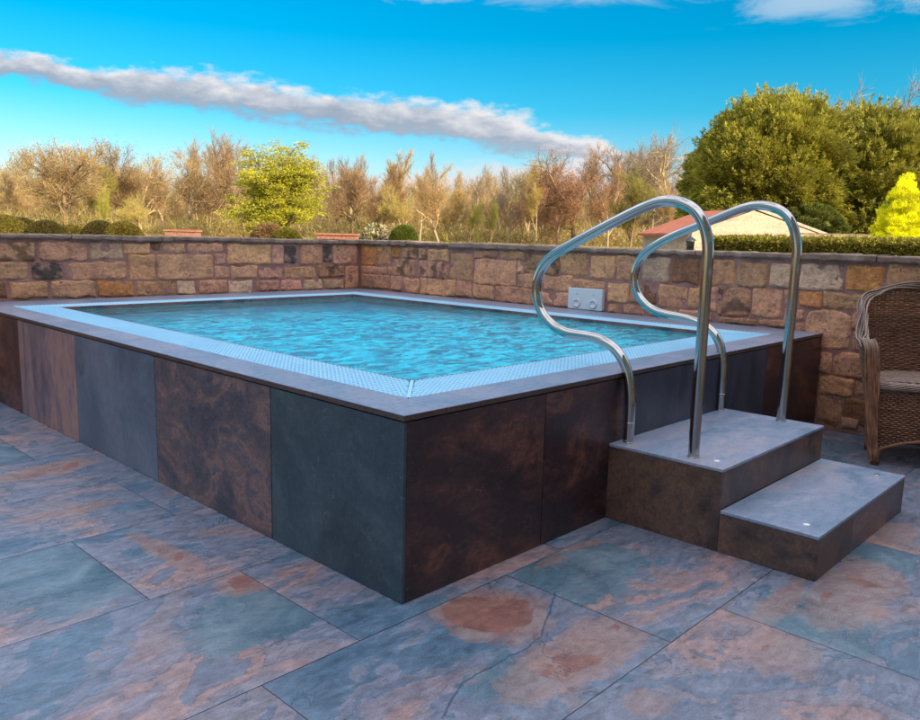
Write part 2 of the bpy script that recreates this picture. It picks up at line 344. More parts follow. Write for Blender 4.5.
def m_steel():
    m_, t_, b, o = mat('polished_steel'); co = t_.new('ShaderNodeTexCoord').outputs['Object']
    n = t_.noise(t_.v('MULTIPLY', co, (1, 1, 1)), 90, 3, 0.6).outputs[0]
    sm = t_.sstep(t_.noise(co, 14, 5, 0.65).outputs[0], 0.45, 0.75)
    setp(t_, b, col=(.44, .41, .39), metal=1.0, rough=t_.m('ADD', 0.07, t_.m('MULTIPLY', sm, 0.14)), nrm=bump(t_, n, 0.03, 0.002)); return m_
M['steel'] = m_steel()

def m_water():
    m_, t_, b, o = mat('pool_water'); t_.n.remove(b)
    co = t_.new('ShaderNodeTexCoord').outputs['Object']
    h = t_.m('ADD', t_.noise(t_.v('MULTIPLY', co, (1, 1.6, 1)), 26, 4, 0.6, 0.7).outputs[0], t_.m('MULTIPLY', t_.noise(co, 30, 3, 0.5, 0.5).outputs[0], 0.25))
    nn = bump(t_, h, 0.6, 0.016)
    fr = t_.new('ShaderNodeFresnel', {'IOR': 1.33, 'Normal': nn}).outputs[0]
    gl = t_.new('ShaderNodeBsdfGlossy', {'Color': (1, 1, 1, 1), 'Roughness': 0.03, 'Normal': nn})
    tr = t_.new('ShaderNodeBsdfTransparent', {'Color': (.50, .93, 1.0, 1)})
    # milky middle, clear far sides: bright centre and dark reflection painted into the body
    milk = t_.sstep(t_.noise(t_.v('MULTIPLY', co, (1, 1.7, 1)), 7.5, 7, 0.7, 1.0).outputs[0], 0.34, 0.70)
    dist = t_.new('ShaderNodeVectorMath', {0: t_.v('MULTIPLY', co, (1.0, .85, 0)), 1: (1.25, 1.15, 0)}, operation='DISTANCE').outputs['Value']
    mid_glow = t_.m('SUBTRACT', 1.0, t_.sstep(dist, 0.9, 2.3))
    df = t_.new('ShaderNodeBsdfDiffuse', {'Color': t_.ramp(t_.m('ADD', t_.m('MULTIPLY', milk, .6), t_.m('MULTIPLY', h, .35)), [(.17, (.0, .17, .30)), (.36, (.0, .42, .64)), (.60, (.01, .76, .98))]), 'Normal': nn})  # light and dark ripple streaks also painted into the body colour
    fac = t_.m('MULTIPLY', t_.m('ADD', 0.22, t_.m('MULTIPLY', mid_glow, 0.78)), t_.m('ADD', MILK0, t_.m('MULTIPLY', milk, MILK1)))
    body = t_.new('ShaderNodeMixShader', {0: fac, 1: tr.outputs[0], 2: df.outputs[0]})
    mx = t_.new('ShaderNodeMixShader', {0: fr, 1: body.outputs[0], 2: gl.outputs[0]})
    t_.l.new(mx.outputs[0], o.inputs[0]); return m_

def m_basin():
    m_, t_, b, o = mat('basin_mosaic'); co = t_.new('ShaderNodeTexCoord').outputs['Object']
    br = t_.new('ShaderNodeTexVoronoi', {'Vector': co, 'Scale': 30.0}, distance='CHEBYCHEV')
    n = t_.noise(co, 2.5, 5).outputs[0]
    c_ = t_.mix(1.0, t_.ramp(n, [(0.3, (.02, .42, .62)), (0.7, (.05, .54, .76))]), t_.ramp(br.outputs['Distance'], [(0.0, 1.0), (0.8, .85)]), 'MULTIPLY')
    setp(t_, b, col=c_, rough=0.35); return m_
M['basin'] = m_basin()

def m_stone():
    m_, t_, b, o = mat('sandstone_rubble'); co = t_.new('ShaderNodeTexCoord').outputs['Object']
    at = t_.new('ShaderNodeAttribute', attribute_name='tone').outputs['Color']
    n1_ = t_.noise(co, 7, 8, 0.62, 0.6).outputs[0]; n2_ = t_.noise(co, 34, 6, 0.7).outputs[0]; n3_ = t_.noise(t_.v('MULTIPLY', co, (1, 1, 3)), 16, 5, 0.6, 1.0).outputs[0]
    c_ = t_.mix(1.0, at, t_.ramp(n1_, [(0.28, (.62, .58, .6)), (0.5, (1, 1, 1)), (0.72, (1.25, 1.22, 1.12))]), 'MULTIPLY')
    c_ = t_.mix(1.0, c_, t_.ramp(n2_, [(0.25, .62), (0.5, 1.0), (0.75, 1.22)]), 'MULTIPLY')
    c_ = t_.mix(t_.m('MULTIPLY', t_.sstep(n3_, 0.56, 0.68), 0.4), c_, (.13, .075, .055))
    pit = t_.sstep(t_.noise(co, 55, 3, 0.6).outputs[0], 0.64, 0.70)
    c_ = t_.mix(t_.m('MULTIPLY', pit, 0.6), c_, (.06, .04, .035))
    h = t_.m('ADD', t_.m('MULTIPLY', n1_, 1.0), t_.m('ADD', t_.m('MULTIPLY', n2_, 0.5), t_.m('MULTIPLY', pit, -0.4)))
    setp(t_, b, col=c_, rough=0.9, nrm=bump(t_, h, 1.0, 0.035)); return m_
M['stone'] = m_stone()
def m_mortar():
    m_, t_, b, o = mat('pink_lime_mortar'); co = t_.new('ShaderNodeTexCoord').outputs['Object']
    n = t_.noise(co, 9, 7, 0.65).outputs[0]; n2_ = t_.noise(co, 70, 4, 0.7).outputs[0]
    c_ = t_.ramp(n, [(0.3, (.22, .10, .085)), (0.5, (.34, .16, .13)), (0.7, (.44, .225, .18))])
    c_ = t_.mix(1.0, c_, t_.ramp(n2_, [(0.3, .75), (0.7, 1.2)]), 'MULTIPLY')
    setp(t_, b, col=c_, rough=0.95, nrm=bump(t_, t_.m('ADD', n, t_.m('MULTIPLY', n2_, 0.4)), 0.8, 0.015)); return m_
M['mortar'] = m_mortar()
M['cope'] = plain('wall_coping_stone', (.26, .165, .12), 0.9, var=0.45, scale=9, bmp=0.6, bd=0.01)
M['plate'] = plain('control_plate_plastic', (.60, .63, .66), 0.45, var=0.05)
M['plate_d'] = plain('control_plate_mark', (.22, .25, .28), 0.5, var=0.05)
M['led'] = plain('step_light_lens', (.8, .82, .8), 0.2, var=0.02)

def m_tone(name, rough=0.8, var=0.25, scale=3.0, gain=1.0, bmp=0.0, spec=0.3, trans=None):
    """base colour from the per-vertex tone of the thing itself, with procedural variation"""
    m_, t_, b, o = mat(name); at = t_.new('ShaderNodeAttribute', attribute_name='tone').outputs['Color']
    co = t_.new('ShaderNodeTexCoord').outputs['Object']; n = t_.noise(co, scale, 4, 0.6).outputs[0]
    c_ = t_.mix(1.0, at, t_.ramp(n, [(0.3, gain * (1 - var)), (0.7, gain * (1 + var))]), 'MULTIPLY')
    setp(t_, b, col=c_, rough=rough, spec=spec)
    if bmp: setp(t_, b, nrm=bump(t_, t_.noise(co, scale * 8, 4).outputs[0], bmp, 0.01))
    if trans:
        tl = t_.new('ShaderNodeBsdfTranslucent', {'Color': c_}); mx = t_.new('ShaderNodeMixShader', {0: trans, 1: b.outputs[0], 2: tl.outputs[0]})
        t_.l.new(mx.outputs[0], o.inputs[0])
    return m_
M['leaf'] = m_tone('foliage', 0.6, 0.25, 1.2, trans=0.3)
M['bark'] = m_tone('bark', 0.9, 0.25, 5.0)
M['wick'] = m_tone('wicker', 0.5, 0.3, 25.0, spec=0.4)
def m_ground():
    m_, t_, b, o = mat('rough_garden_ground'); co = t_.new('ShaderNodeTexCoord').outputs['Object']
    n = t_.noise(co, 0.12, 7, 0.6).outputs[0]; n2_ = t_.noise(co, 2.5, 6, 0.7).outputs[0]
    c_ = t_.mix(t_.sstep(t_.m('ADD', n, t_.m('MULTIPLY', t_.m('SUBTRACT', n2_, .5), .3)), 0.46, 0.56), (.30, .22, .11), (.16, .17, .04))
    c_ = t_.mix(1.0, c_, t_.ramp(n2_, [(0.3, .7), (0.7, 1.25)]), 'MULTIPLY')
    setp(t_, b, col=c_, rough=0.95, nrm=bump(t_, n2_, 1.0, 0.1)); return m_
M['ground'] = m_ground()
def m_brick(name, c1, c2, mo, sc, cc='Object'):
    m_, t_, b, o = mat(name); co = t_.new('ShaderNodeTexCoord').outputs[cc]
    # brick pattern on upright faces: run along x+y, rise along z
    s_ = t_.new('ShaderNodeSeparateXYZ', {0: co}); v_ = t_.new('ShaderNodeCombineXYZ', {0: t_.m('ADD', s_.outputs[0], s_.outputs[1]), 1: s_.outputs[2], 2: 0.0}).outputs[0]
    br = t_.new('ShaderNodeTexBrick', {'Vector': v_, 'Color1': (*c1, 1), 'Color2': (*c2, 1), 'Mortar': (*mo, 1), 'Scale': sc, 'Mortar Size': 0.03, 'Bias': 0.0})
    n = t_.noise(co, 12, 5).outputs[0]
    setp(t_, b, col=t_.mix(1.0, br.outputs[0], t_.ramp(n, [(0.3, .75), (0.7, 1.2)]), 'MULTIPLY'), rough=0.9, nrm=bump(t_, br.outputs['Fac'], -0.5, 0.01)); return m_
M['hutstone'] = m_brick('hut_sandstone_blocks', (.58, .43, .29), (.46, .33, .23), (.52, .40, .29), 2.2)
M['brick'] = m_brick('red_brick', (.42, .13, .06), (.34, .10, .05), (.34, .24, .18), 4.5)
def m_roof():
    m_, t_, b, o = mat('red_clay_tiles'); co = t_.new('ShaderNodeTexCoord').outputs['Object']
    wv = t_.new('ShaderNodeTexWave', {'Vector': co, 'Scale': 2.2, 'Distortion': 0.5}, bands_direction='X').outputs[1]
    n = t_.noise(co, 3, 6, 0.7).outputs[0]
    c_ = t_.mix(1.0, t_.ramp(n, [(0.3, (.40, .09, .045)), (0.6, (.52, .15, .07)), (0.8, (.45, .24, .15))]), t_.ramp(wv, [(0.0, .75), (0.4, 1.0)]), 'MULTIPLY')
    setp(t_, b, col=c_, rough=0.85, nrm=bump(t_, wv, 0.6, 0.03)); return m_
M['roof'] = m_roof()
M['dark_metal'] = plain('dark_metal', (.02, .02, .022), 0.4, 0.0, 0.1)
M['glass'] = plain('window_glass', (.02, .03, .04), 0.05, 0.0, 0.1, bmp=0.0)
M['white_frame'] = plain('painted_frame', (.7, .7, .68), 0.5, 0.0, 0.08)

STONES=[
 ('L', 0.218, 0.495, 0.948, 1.087, 's'),
 ('L', 0.528, 0.888, 0.947, 1.092, 'p'),
 ('L', 0.908, 1.179, 0.956, 1.096, 'g'),
 ('L', 0.192, 0.435, 0.8, 0.938, 'o'),
 ('L', 0.468, 0.698, 0.802, 0.927, 'k'),
 ('L', 0.713, 1.205, 0.791, 0.936, 'o'),
 ('L', 0.2, 0.28, 0.668, 0.791, 'd'),
 ('L', 0.303, 0.578, 0.655, 0.787, 'o'),
 ('L', 0.602, 0.94, 0.65, 0.784, 'o'),
 ('L', 0.956, 1.26, 0.644, 0.78, 'a'),
 ('L', 1.185, 1.41, 1.0, 1.094, 'o'),
 ('L', 1.422, 1.503, 1.034, 1.096, 'd'),
 ('L', 1.52, 1.732, 1.012, 1.098, 'o'),
 ('L', 1.756, 2.109, 1.019, 1.101, 'p'),
 ('L', 2.026, 2.139, 0.906, 1.007, 'p'),
 ('L', 2.154, 2.61, 0.91, 1.094, 'o'),
 ('L', 1.228, 1.456, 0.778, 0.994, 'o'),
 ('L', 1.474, 2.005, 0.774, 1.0, 'o'),
 ('L', 2.023, 2.176, 0.778, 0.894, 'p'),
 ('L', 2.19, 2.462, 0.772, 0.892, 'p'),
 ('L', 1.288, 1.64, 0.644, 0.769, 'o'),
 ('L', 1.652, 1.82, 0.64, 0.763, 'g'),
 ('L', 1.864, 2.14, 0.637, 0.763, 'p'),
 ('L', 2.16, 2.408, 0.627, 0.756, 'g'),
 ('L', 2.632, 2.758, 0.905, 1.098, 'p'),
 ('L', 2.765, 2.914, 0.92, 1.086, 'k'),
 ('L', 2.965, 3.23, 0.902, 1.102, 'o'),
 ('L', 3.238, 3.342, 0.924, 1.09, 'k'),
 ('L', 3.37, 3.69, 0.899, 1.107, 'p'),
 ('L', 2.483, 2.748, 0.768, 0.876, 'p'),
 ('L', 2.77, 3.138, 0.762, 0.873, 'o'),
 ('L', 3.18, 3.507, 0.768, 0.89, 's'),
 ('L', 3.528, 3.706, 0.644, 0.881, 'p'),
 ('L', 2.438, 2.701, 0.643, 0.75, 'p'),
 ('L', 2.724, 2.97, 0.644, 0.751, 'p'),
 ('L', 2.994, 3.228, 0.639, 0.746, 'g'),
 ('L', 3.253, 3.507, 0.641, 0.746, 'g'),
 ('R', 4.557, 4.81, 0.893, 1.099, 'a'),
 ('R', 4.33, 4.542, 0.903, 1.112, 'o'),
 ('R', 4.179, 4.315, 0.984, 1.096, 'a'),
 ('R', 3.796, 4.165, 0.986, 1.096, 's'),
 ('R', 3.498, 3.768, 0.973, 1.092, 'o'),
 ('R', 3.17, 3.468, 0.807, 1.058, 'o'),
 ('R', 4.398, 4.816, 0.806, 0.885, 'p'),
 ('R', 4.306, 4.382, 0.812, 0.893, 'p'),
 ('R', 3.952, 4.292, 0.804, 0.974, 's'),
 ('R', 3.494, 3.904, 0.806, 0.97, 's'),
 ('R', 4.335, 4.804, 0.653, 0.798, 'o'),
 ('R', 4.154, 4.323, 0.65, 0.804, 'p'),
 ('R', 3.891, 4.138, 0.638, 0.788, 'o'),
 ('R', 3.396, 3.872, 0.637, 0.808, 'o'),
 ('R', 3.179, 3.382, 0.649, 0.808, 'p'),
 ('R', 3.05, 3.152, 1.018, 1.09, 'p'),
 ('R', 2.861, 3.038, 1.035, 1.1, 'p'),
 ('R', 2.564, 2.848, 1.023, 1.101, 'o'),
 ('R', 2.19, 2.555, 0.91, 1.076, 's'),
 ('R', 1.896, 2.17, 0.921, 1.103, 'o'),
 ('R', 2.651, 3.146, 0.784, 1.019, 'o'),
 ('R', 2.564, 2.638, 0.908, 1.018, 'p'),
 ('R', 2.363, 2.625, 0.777, 0.902, 'p'),
 ('R', 2.043, 2.341, 0.776, 0.907, 'o'),
 ('R', 2.908, 3.156, 0.65, 0.782, 'o'),
 ('R', 2.443, 2.888, 0.635, 0.786, 'o'),
 ('R', 2.23, 2.428, 0.66, 0.76, 'p'),
 ('R', 2.046, 2.22, 0.647, 0.768, 'p'),
 ('R', 1.708, 2.04, 0.814, 0.884, 'o'),
 ('R', 1.631, 1.86, 0.902, 1.088, 'o'),
 ('R', 1.426, 1.62, 0.898, 1.096, 'o'),
 ('R', 1.147, 1.382, 0.901, 1.093, 'g'),
 ('R', 0.917, 1.129, 0.909, 1.09, 'd'),
 ('R', 1.495, 1.695, 0.719, 0.882, 'o'),
 ('R', 1.376, 1.482, 0.737, 0.869, 'p'),
 ('R', 1.243, 1.363, 0.73, 0.876, 'd'),
 ('R', 0.992, 1.23, 0.718, 0.887, 'o'),
 ('R', 0.821, 0.982, 0.728, 0.884, 'o'),
 ('R', 1.584, 1.683, 0.633, 0.708, 'p'),
 ('R', 1.348, 1.534, 0.636, 0.719, 'p'),
 ('R', 1.065, 1.304, 0.642, 0.7, 'p'),
 ('R', 0.795, 1.052, 0.648, 0.71, 'p'),
 ('R', 0.64, 0.822, 0.906, 1.088, 'o'),
 ('R', 0.406, 0.624, 0.909, 1.077, 'o'),
 ('R', 0.241, 0.387, 0.921, 1.08, 'g'),
 ('R', 0.512, 0.758, 0.694, 0.899, 's'),
 ('R', 0.286, 0.5, 0.705, 0.906, 'o'),
 ('R', 0.767, 0.81, 0.782, 0.887, 'p'),
 ('R', 0.76, 0.803, 0.721, 0.776, 'p'),
 ('R', 0.457, 0.742, 0.642, 0.684, 'p'),
 ('R', 0.246, 0.446, 0.651, 0.7, 'p'),
 ('R', 0.212, 0.284, 0.802, 0.905, 'p'),
 ('R', 0.206, 0.274, 0.671, 0.792, 'p'),
 ('R', -0.09, 0.19, 0.918, 1.09, 'g'),
 ('R', 0.034, 0.182, 0.798, 0.905, 'a'),
 ('R', -0.212, 0.024, 0.802, 0.909, 'o'),
 ('R', 0.136, 0.196, 0.706, 0.784, 'p'),
 ('R', 0.129, 0.187, 0.612, 0.696, 'p'),
 ('R', -0.322, -0.104, 0.921, 1.086, 'a'),
 ('R', -0.569, -0.342, 0.958, 1.11, 'o'),
 ('R', -0.163, 0.118, 0.539, 0.785, 'o'),
 ('R', -0.286, -0.18, 0.54, 0.669, 'p'),
 ('R', -0.274, -0.166, 0.678, 0.792, 'o'),
 ('R', -0.062, 0.008, 0.372, 0.514, 'o'),
 ('R', -0.268, -0.072, 0.364, 0.53, 'o'),
 ('R', -0.215, -0.001, 0.234, 0.363, 'o'),
 ('R', -0.315, -0.225, 0.26, 0.35, 'o'),
 ('R', -0.154, 0.002, 0.051, 0.218, 'o'),
 ('R', -0.33, -0.164, 0.064, 0.232, 'd'),
 ('R', -0.365, -0.276, 0.376, 0.544, 'p'),
 ('R', -0.334, -0.221, 0.807, 0.912, 'o'),
 ('R', -0.584, -0.349, 0.83, 0.941, 'o'),
 ('R', -0.493, -0.29, 0.686, 0.804, 'p'),
 ('R', -0.685, -0.508, 0.69, 0.827, 'o'),
 ('R', -0.428, -0.302, 0.564, 0.669, 'o'),
 ('R', -0.698, -0.445, 0.584, 0.677, 'g'),
 ('R', -0.565, -0.372, 0.406, 0.562, 'o'),
 ('R', -0.768, -0.579, 0.444, 0.586, 'a'),
 ('R', -0.519, -0.331, 0.281, 0.384, 'o'),
 ('R', -0.782, -0.534, 0.313, 0.423, 'p'),
 ('R', -0.564, -0.346, 0.103, 0.265, 'o'),
]

# ================================================================== large structure
H, H1, H2 = 0.64, 0.336, 0.171
LX, LY, HW = 3.727, 4.835, 1.153

def terr(x, y):
    d = max(0.0, math.hypot(x - 1, y - 1) - 8.0); s_ = min(1.0, d / 46.0); s_ = s_ * s_ * (3 - 2 * s_)
    und = noise.noise(Vector((x * .06, y * .06, 0))) * 0.15 * s_
    return -0.02 + .80 * s_ + max(0, d - 46) * 0.003 + und * .5

# terrain: one sheet to the horizon
def build_ground():
    ri = np.concatenate([np.linspace(0, 16, 17), np.geomspace(18, 1600, 60)]); na = 144
    V = []; 
    for r_ in ri:
        for k in range(na):
            a = 2 * math.pi * k / na; x, y = 1 + r_ * math.cos(a), 1 + r_ * math.sin(a)
            V.append((x, y, min(terr(x, y), 2.6 + 0 * r_)))
    q = np.array([[i * na + k, (i + 1) * na + k, (i + 1) * na + (k + 1) % na, i * na + (k + 1) % na] for i in range(len(ri) - 1) for k in range(na)])
    o = link('ground', fastmesh('ground', np.array(V), quads=q, smooth=True), M['ground']); o['kind'] = 'structure'
build_ground()

# patio: grout bed with riven tiles, joints where the photo shows them
ROWS = [(-3.35, -2.70, .05), (-2.70, -2.05, .55), (-2.05, -1.40, .25), (-1.40, -.742, .755), (-.742, -.083, .43), (-.083, .60, -.245), (.60, 1.277, -.575), (1.277, 1.90, -.15), (1.90, 2.525, -.70), (2.525, 3.20, -.3), (3.20, 3.9, -.6), (3.9, 4.80, -.1)]
# broad mineral stains of single tiles: x, y, rx, ry, angle, kind (0 rust, 1 blue), clip to tile row
STAINS = [(.17, -.24, .17, .18, .3, 0, 1.25), (.22, -.59, .42, .13, 0, 0, .8), (.86, -.52, .18, .16, 0, 0, .5), (1.25, -1.02, .38, .16, .1, 0, .8), (.95, -.86, .3, .07, 0, 0, .75),
          (.2, 1.60, .3, .12, .3, 0, .7), (-.36, .95, .06, .3, .1, 0, .8), (-.27, .50, .12, .11, 0, 0, .9), (-.31, 2.3, .3, .12, .1, 0, .85), (-.45, 1.62, .3, .09, 0, 0, .7), (-.82, .3, .4, .15, 0, 0, .48), (.42, 1.12, .15, .08, 0, 0, .0),
          (-.30, -.35, .14, .1, 0, 0, .45), (.10, -.85, .1, .08, 0, 0, .6), (1.9, -.95, .3, .2, 0, 0, .6), (1.45, -.60, .3, .14, 0, 0, .7), (.75, -.12, .4, .06, 0, 0, .6), (.62, -1.0, .2, .12, .3, 0, .7), (3.0, -1.1, .3, .2, 0, 0, .6), (-.9, -.3, .3, .2, 0, 0, .5),
          (-.72, 1.0, .30, .30, 0, 1, 1.0), (.18, 1.40, .2, .13, .3, 1, 1.0), (.60, -.24, .35, .2, 0, 1, .9), (.85, -1.0, .35, .2, 0, 1, .8), (-.35, .25, .3, .25, 0, 1, .75), (-.1, -.45, .2, .35, 0, 1, .5), (1.62, -.95, .16, .25, 0, 1, .7), (-.6, 2.75, .4, .2, 0, 1, .7), (1.9, -1.3, .4, .2, 0, 1, .6), (3.0, -.2, .4, .4, 0, 1, .5)]
def build_patio():
    g = MB(); g.box(-7, -3.35, -.08, LX - .002, LY, -.004); g.obj('grout_bed', M['grout']); bpy.context.scene.objects['grout_bed']['kind'] = 'structure'
    bpy.context.scene.objects['grout_bed'].name = 'patio_bed'
    VV, QQ, CC = [], [], []; n = 0
    for (y0, y1, xs) in ROWS:
        x = xs - 7 * 1.012
        while x < LX:
            a, b_ = max(x, -7), min(x + 1.012, LX - .003); x += 1.012
            if b_ - a < .03: continue
            if a > .02 and b_ < LX and y0 > .02: continue     # under the pool
            rid = rng.random(); g_ = .0014
            near = (a + b_) / 2 > -2.5 and (y0 + y1) / 2 < 3.5
            st = .022 if near else .1
            nx, ny = max(2, int((b_ - a) / st)), max(2, int((y1 - y0) / st))
            X, Y = np.meshgrid(np.linspace(a + g_, b_ - g_, nx), np.linspace(y0 + g_, y1 - g_, ny))
            C_ = np.zeros((ny, nx, 3)); C_[..., 2] = rid
            cx_, cy_ = (a + b_) / 2, (y0 + y1) / 2
            for (sx, sy, rx, ry, an, kd, am) in STAINS:
                if not (a - .02 < sx < b_ + .02 and y0 < sy < y1): continue
                u = (X - sx) * math.cos(an) + (Y - sy) * math.sin(an); w = -(X - sx) * math.sin(an) + (Y - sy) * math.cos(an)
                C_[..., kd] = np.maximum(C_[..., kd], am * np.clip(1.35 - .8 * np.sqrt((u / rx) ** 2 + (w / ry) ** 2), 0, 1))
            ex = np.minimum(np.minimum(X - a, b_ - X), np.minimum(Y - y0, y1 - Y)); Z = np.where(ex < .003, -.0015, 0.0) + .0004 * (rid - .5)
            VV.append(np.stack([X, Y, Z], -1).reshape(-1, 3)); CC.append(C_.reshape(-1, 3))
            ii = np.arange(nx * ny).reshape(ny, nx) + n
            QQ.append(np.stack([ii[:-1, :-1], ii[:-1, 1:], ii[1:, 1:], ii[1:, :-1]], -1).reshape(-1, 4)); n += nx * ny
    o = link('patio', fastmesh('patio', np.concatenate(VV), quads=np.concatenate(QQ), cols=np.concatenate(CC), smooth=True), M['patio']); o['kind'] = 'structure'
build_patio()

# ------------------------------------------------------------------ stone walls
TONE = dict(o=(.72, .345, .18), p=(.69, .32, .20), a=(.68, .265, .09), g=(.68, .40, .26), d=(.32, .13, .07), k=(.10, .06, .05), s=(.59, .285, .17))
def wall_stones(rects, to_world, nrm_sign, length_lo, length_hi):
    """every stone is a rough rounded block standing proud of the mortar"""
    VV, QQ, CC = [], [], []; n = 0
    for (a0, a1, z0, z1, c) in rects:
        a0 -= .006; a1 += .006; z0 -= .006; z1 += .006; w, h = a1 - a0, z1 - z0
        if w < .02 or h < .02: continue
        nx, nz = max(7, int(w / .012)), max(7, int(h / .012)); sd = Vector((a0 * 7.3, z0 * 9.1, a1))
        base = np.array(TONE[c]) * rng.uniform(.75, 1.12) * np.array([1, rng.uniform(.95, 1.04), rng.uniform(.9, 1.08)])
        dep = rng.uniform(.005, .013); pr = rng.uniform(7, 20); tx, tz = rng.uniform(-.007, .007), rng.uniform(-.007, .007)
        V = np.zeros((nz, nx, 3)); C_ = np.zeros((nz, nx, 3))
        for j in range(nz):
            for i in range(nx):
                u, v = -1 + 2 * i / (nx - 1), -1 + 2 * j / (nz - 1)
                # squircle so that the corners round off
                rr = max(abs(u), abs(v)); k = ((abs(u) ** pr + abs(v) ** pr) ** (1 / pr)) if rr > 0 else 1
                sc = rr / k if k > 0 else 1
                uu, vv = u * sc, v * sc
                wob = noise.noise(Vector((uu * w * 6, vv * h * 6, 0)) + sd) * .017 * rr
                px = (a0 + a1) / 2 + uu * (w / 2 + wob); pz = (z0 + z1) / 2 + vv * (h / 2 + wob)
                e = 1 - rr
                q = Vector((px * 9, pz * 9, sd.z)); nn = noise.noise(q) * .5 + abs(noise.noise(q * 2.2)) * .45 + noise.noise(q * 6.1) * .18
                rise = min(1, e * min(w, h) / 2 / .006); rise = math.sin(rise * math.pi / 2)
                hgt = -.008 + rise * (dep + .008 + nn * .022 + tx * u + tz * v)
                V[j, i] = to_world(px, hgt, pz)
                cc = base.copy()
                if c == 's':
                    s_ = noise.noise(Vector((px * 11, pz * 11, 3.1))) + noise.noise(Vector((px * 30, pz * 30, 1))) * .4
                    cc = cc * (1 - .62 * min(1, max(0, (s_ + .02) * 3.5)))
                elif c == 'k':
                    s_ = min(1, max(0, (noise.noise(Vector((px * 10, pz * 10, 5))) + noise.noise(Vector((px * 30, pz * 30, 2))) * .5 + rr * .3 - .12) * 3)); cc = cc * (1 - s_) + np.array([.36, .20, .14]) * s_
                C_[j, i] = cc
        ii = np.arange(nx * nz).reshape(nz, nx) + n
        q4 = np.stack([ii[:-1, :-1], ii[:-1, 1:], ii[1:, 1:], ii[1:, :-1]], -1).reshape(-1, 4)
        if nrm_sign < 0: q4 = q4[:, ::-1]
        VV.append(V.reshape(-1, 3)); CC.append(C_.reshape(-1, 3)); QQ.append(q4); n += nx * nz
    return fastmesh('stones', np.concatenate(VV), quads=np.concatenate(QQ), cols=np.concatenate(CC), smooth=True)

def fill_rubble(lo, hi, z0, z1, seed):
    """courses of random stones for the lengths the photo does not show"""
    r_ = random.Random(seed); out = []; z = z0
    while z < z1 - .05:
        h = min(r_.uniform(.11, .2), z1 - z)
        if z1 - (z + h) < .06: h = z1 - z
        a = lo
        while a < hi - .04:
            w = min(r_.uniform(.13, .42), hi - a)
            if hi - a - w < .07: w = hi - a
            out.append((a + .01, a + w - .01, z + .01, z + h - .01, r_.choice('ooppoagsd'))); a += w
        z += h
    return out

def mortar_sheet(lo, hi, z0, z1, to_world, sign):
    nx, nz = int((hi - lo) / .02), int((z1 - z0) / .02); A = np.linspace(lo, hi, nx); Z = np.linspace(z0, z1, nz); V = np.zeros((nz, nx, 3))
    for j in range(nz):
        for i in range(nx): V[j, i] = to_world(A[i], noise.noise(Vector((A[i] * 12, Z[j] * 12, 9))) * .006, Z[j])
    ii = np.arange(nx * nz).reshape(nz, nx); q4 = np.stack([ii[:-1, :-1], ii[:-1, 1:], ii[1:, 1:], ii[1:, :-1]], -1).reshape(-1, 4)
    if sign < 0: q4 = q4[:, ::-1]
    return fastmesh('mortar', V.reshape(-1, 3), quads=q4, smooth=True)

def coping_run(lo, hi, axis, p0, p1, seed):
    mb = MB(); r_ = random.Random(seed); a = lo
    while a < hi:
        w = min(r_.uniform(.35, .8), hi - a); n_ = max(3, int(w / .02)); j0, j1 = r_.uniform(-.008, .006), r_.uniform(-.007, .007)
        top, bot = HW + r_.uniform(-.008, .004), HW - .034 + r_.uniform(-.008, .004)
        V = []; F = []
        for i in range(n_ + 1):
            s_ = a + .003 + (w - .006) * i / n_
            e = noise.noise(Vector((s_ * 9, seed, 0))) * .016 + noise.noise(Vector((s_ * 31, seed, 7))) * .007; e2 = noise.noise(Vector((s_ * 14, seed, 4))) * .009
            for (q, z) in ((p0 + j0 + e + .004, bot + e2), (p0 + j0 + e, bot + .008), (p0 + j0 + e, top - .007 + e2), (p0 + j0 + e + .008, top + e2), (p1 + j1, top + e2), (p1 + j1, bot)):
                V.append((s_, q, z) if axis == 0 else (q, s_, z))
        for i in range(n_):
            for k in range(6):
                f = [i * 6 + k, i * 6 + (k + 1) % 6, (i + 1) * 6 + (k + 1) % 6, (i + 1) * 6 + k]; F.append(f if axis else f[::-1])
        F.append(list(range(6))); F.append([n_ * 6 + k for k in range(6)][::-1])
        mb.add(V, F); a += w
    return mb

def build_wall(side):
    if side == 'L':
        o = thing('stone_wall', 'sandstone rubble wall behind the far end of the pool, running left out of the picture', 'wall', (0, LY, 0))
        rects = [r_[1:] for r_ in STONES if r_[0] == 'L']
        inv = lambda a, h, z: (a, -h, z)
        rects += fill_rubble(-6, .2, .62, 1.10, 3) + fill_rubble(-6, -.02, .02, .60, 8)
        me = wall_stones(rects, inv, -1, 0, 0); core = (-6, LX + .42); axis, p0, p1 = 0, -.035, .40
    else:
        o = thing('stone_wall', 'sandstone rubble wall along the right side behind the handrails and the wicker chair', 'wall', (LX, 0, 0))
        rects = [r_[1:] for r_ in STONES if r_[0] == 'R']
        inv = lambda a, h, z: (-h, a, z)
        rects += fill_rubble(-3.3, -1.0, .02, 1.10, 5) + fill_rubble(-1.0, -.03, .02, .118, 6)
        me = wall_stones(rects, inv, 1, 0, 0); core = (-3.3, LY); axis, p0, p1 = 1, -.035, .40
    link('stones', me, M['stone'], o)
    link('mortar', mortar_sheet(core[0], core[1] if side == 'R' else LX, -.01, HW - .03, inv, 1 if side == 'R' else -1), M['mortar'], o)
    b = MB()
    if side == 'L': b.box(core[0], .012, -.05, core[1], .37, HW - .045)
    else: b.box(.012, core[0], -.05, .37, core[1] - .004, HW - .045)
    b.obj('wall_core', M['mortar'], o)
    if side == 'L': coping_run(-6, LX + .40, 0, p0, p1, 4).obj('coping', M['cope'], o)
    else: coping_run(-3.3, LY - .045, 1, p0, p1, 9).obj('coping', M['cope'], o)
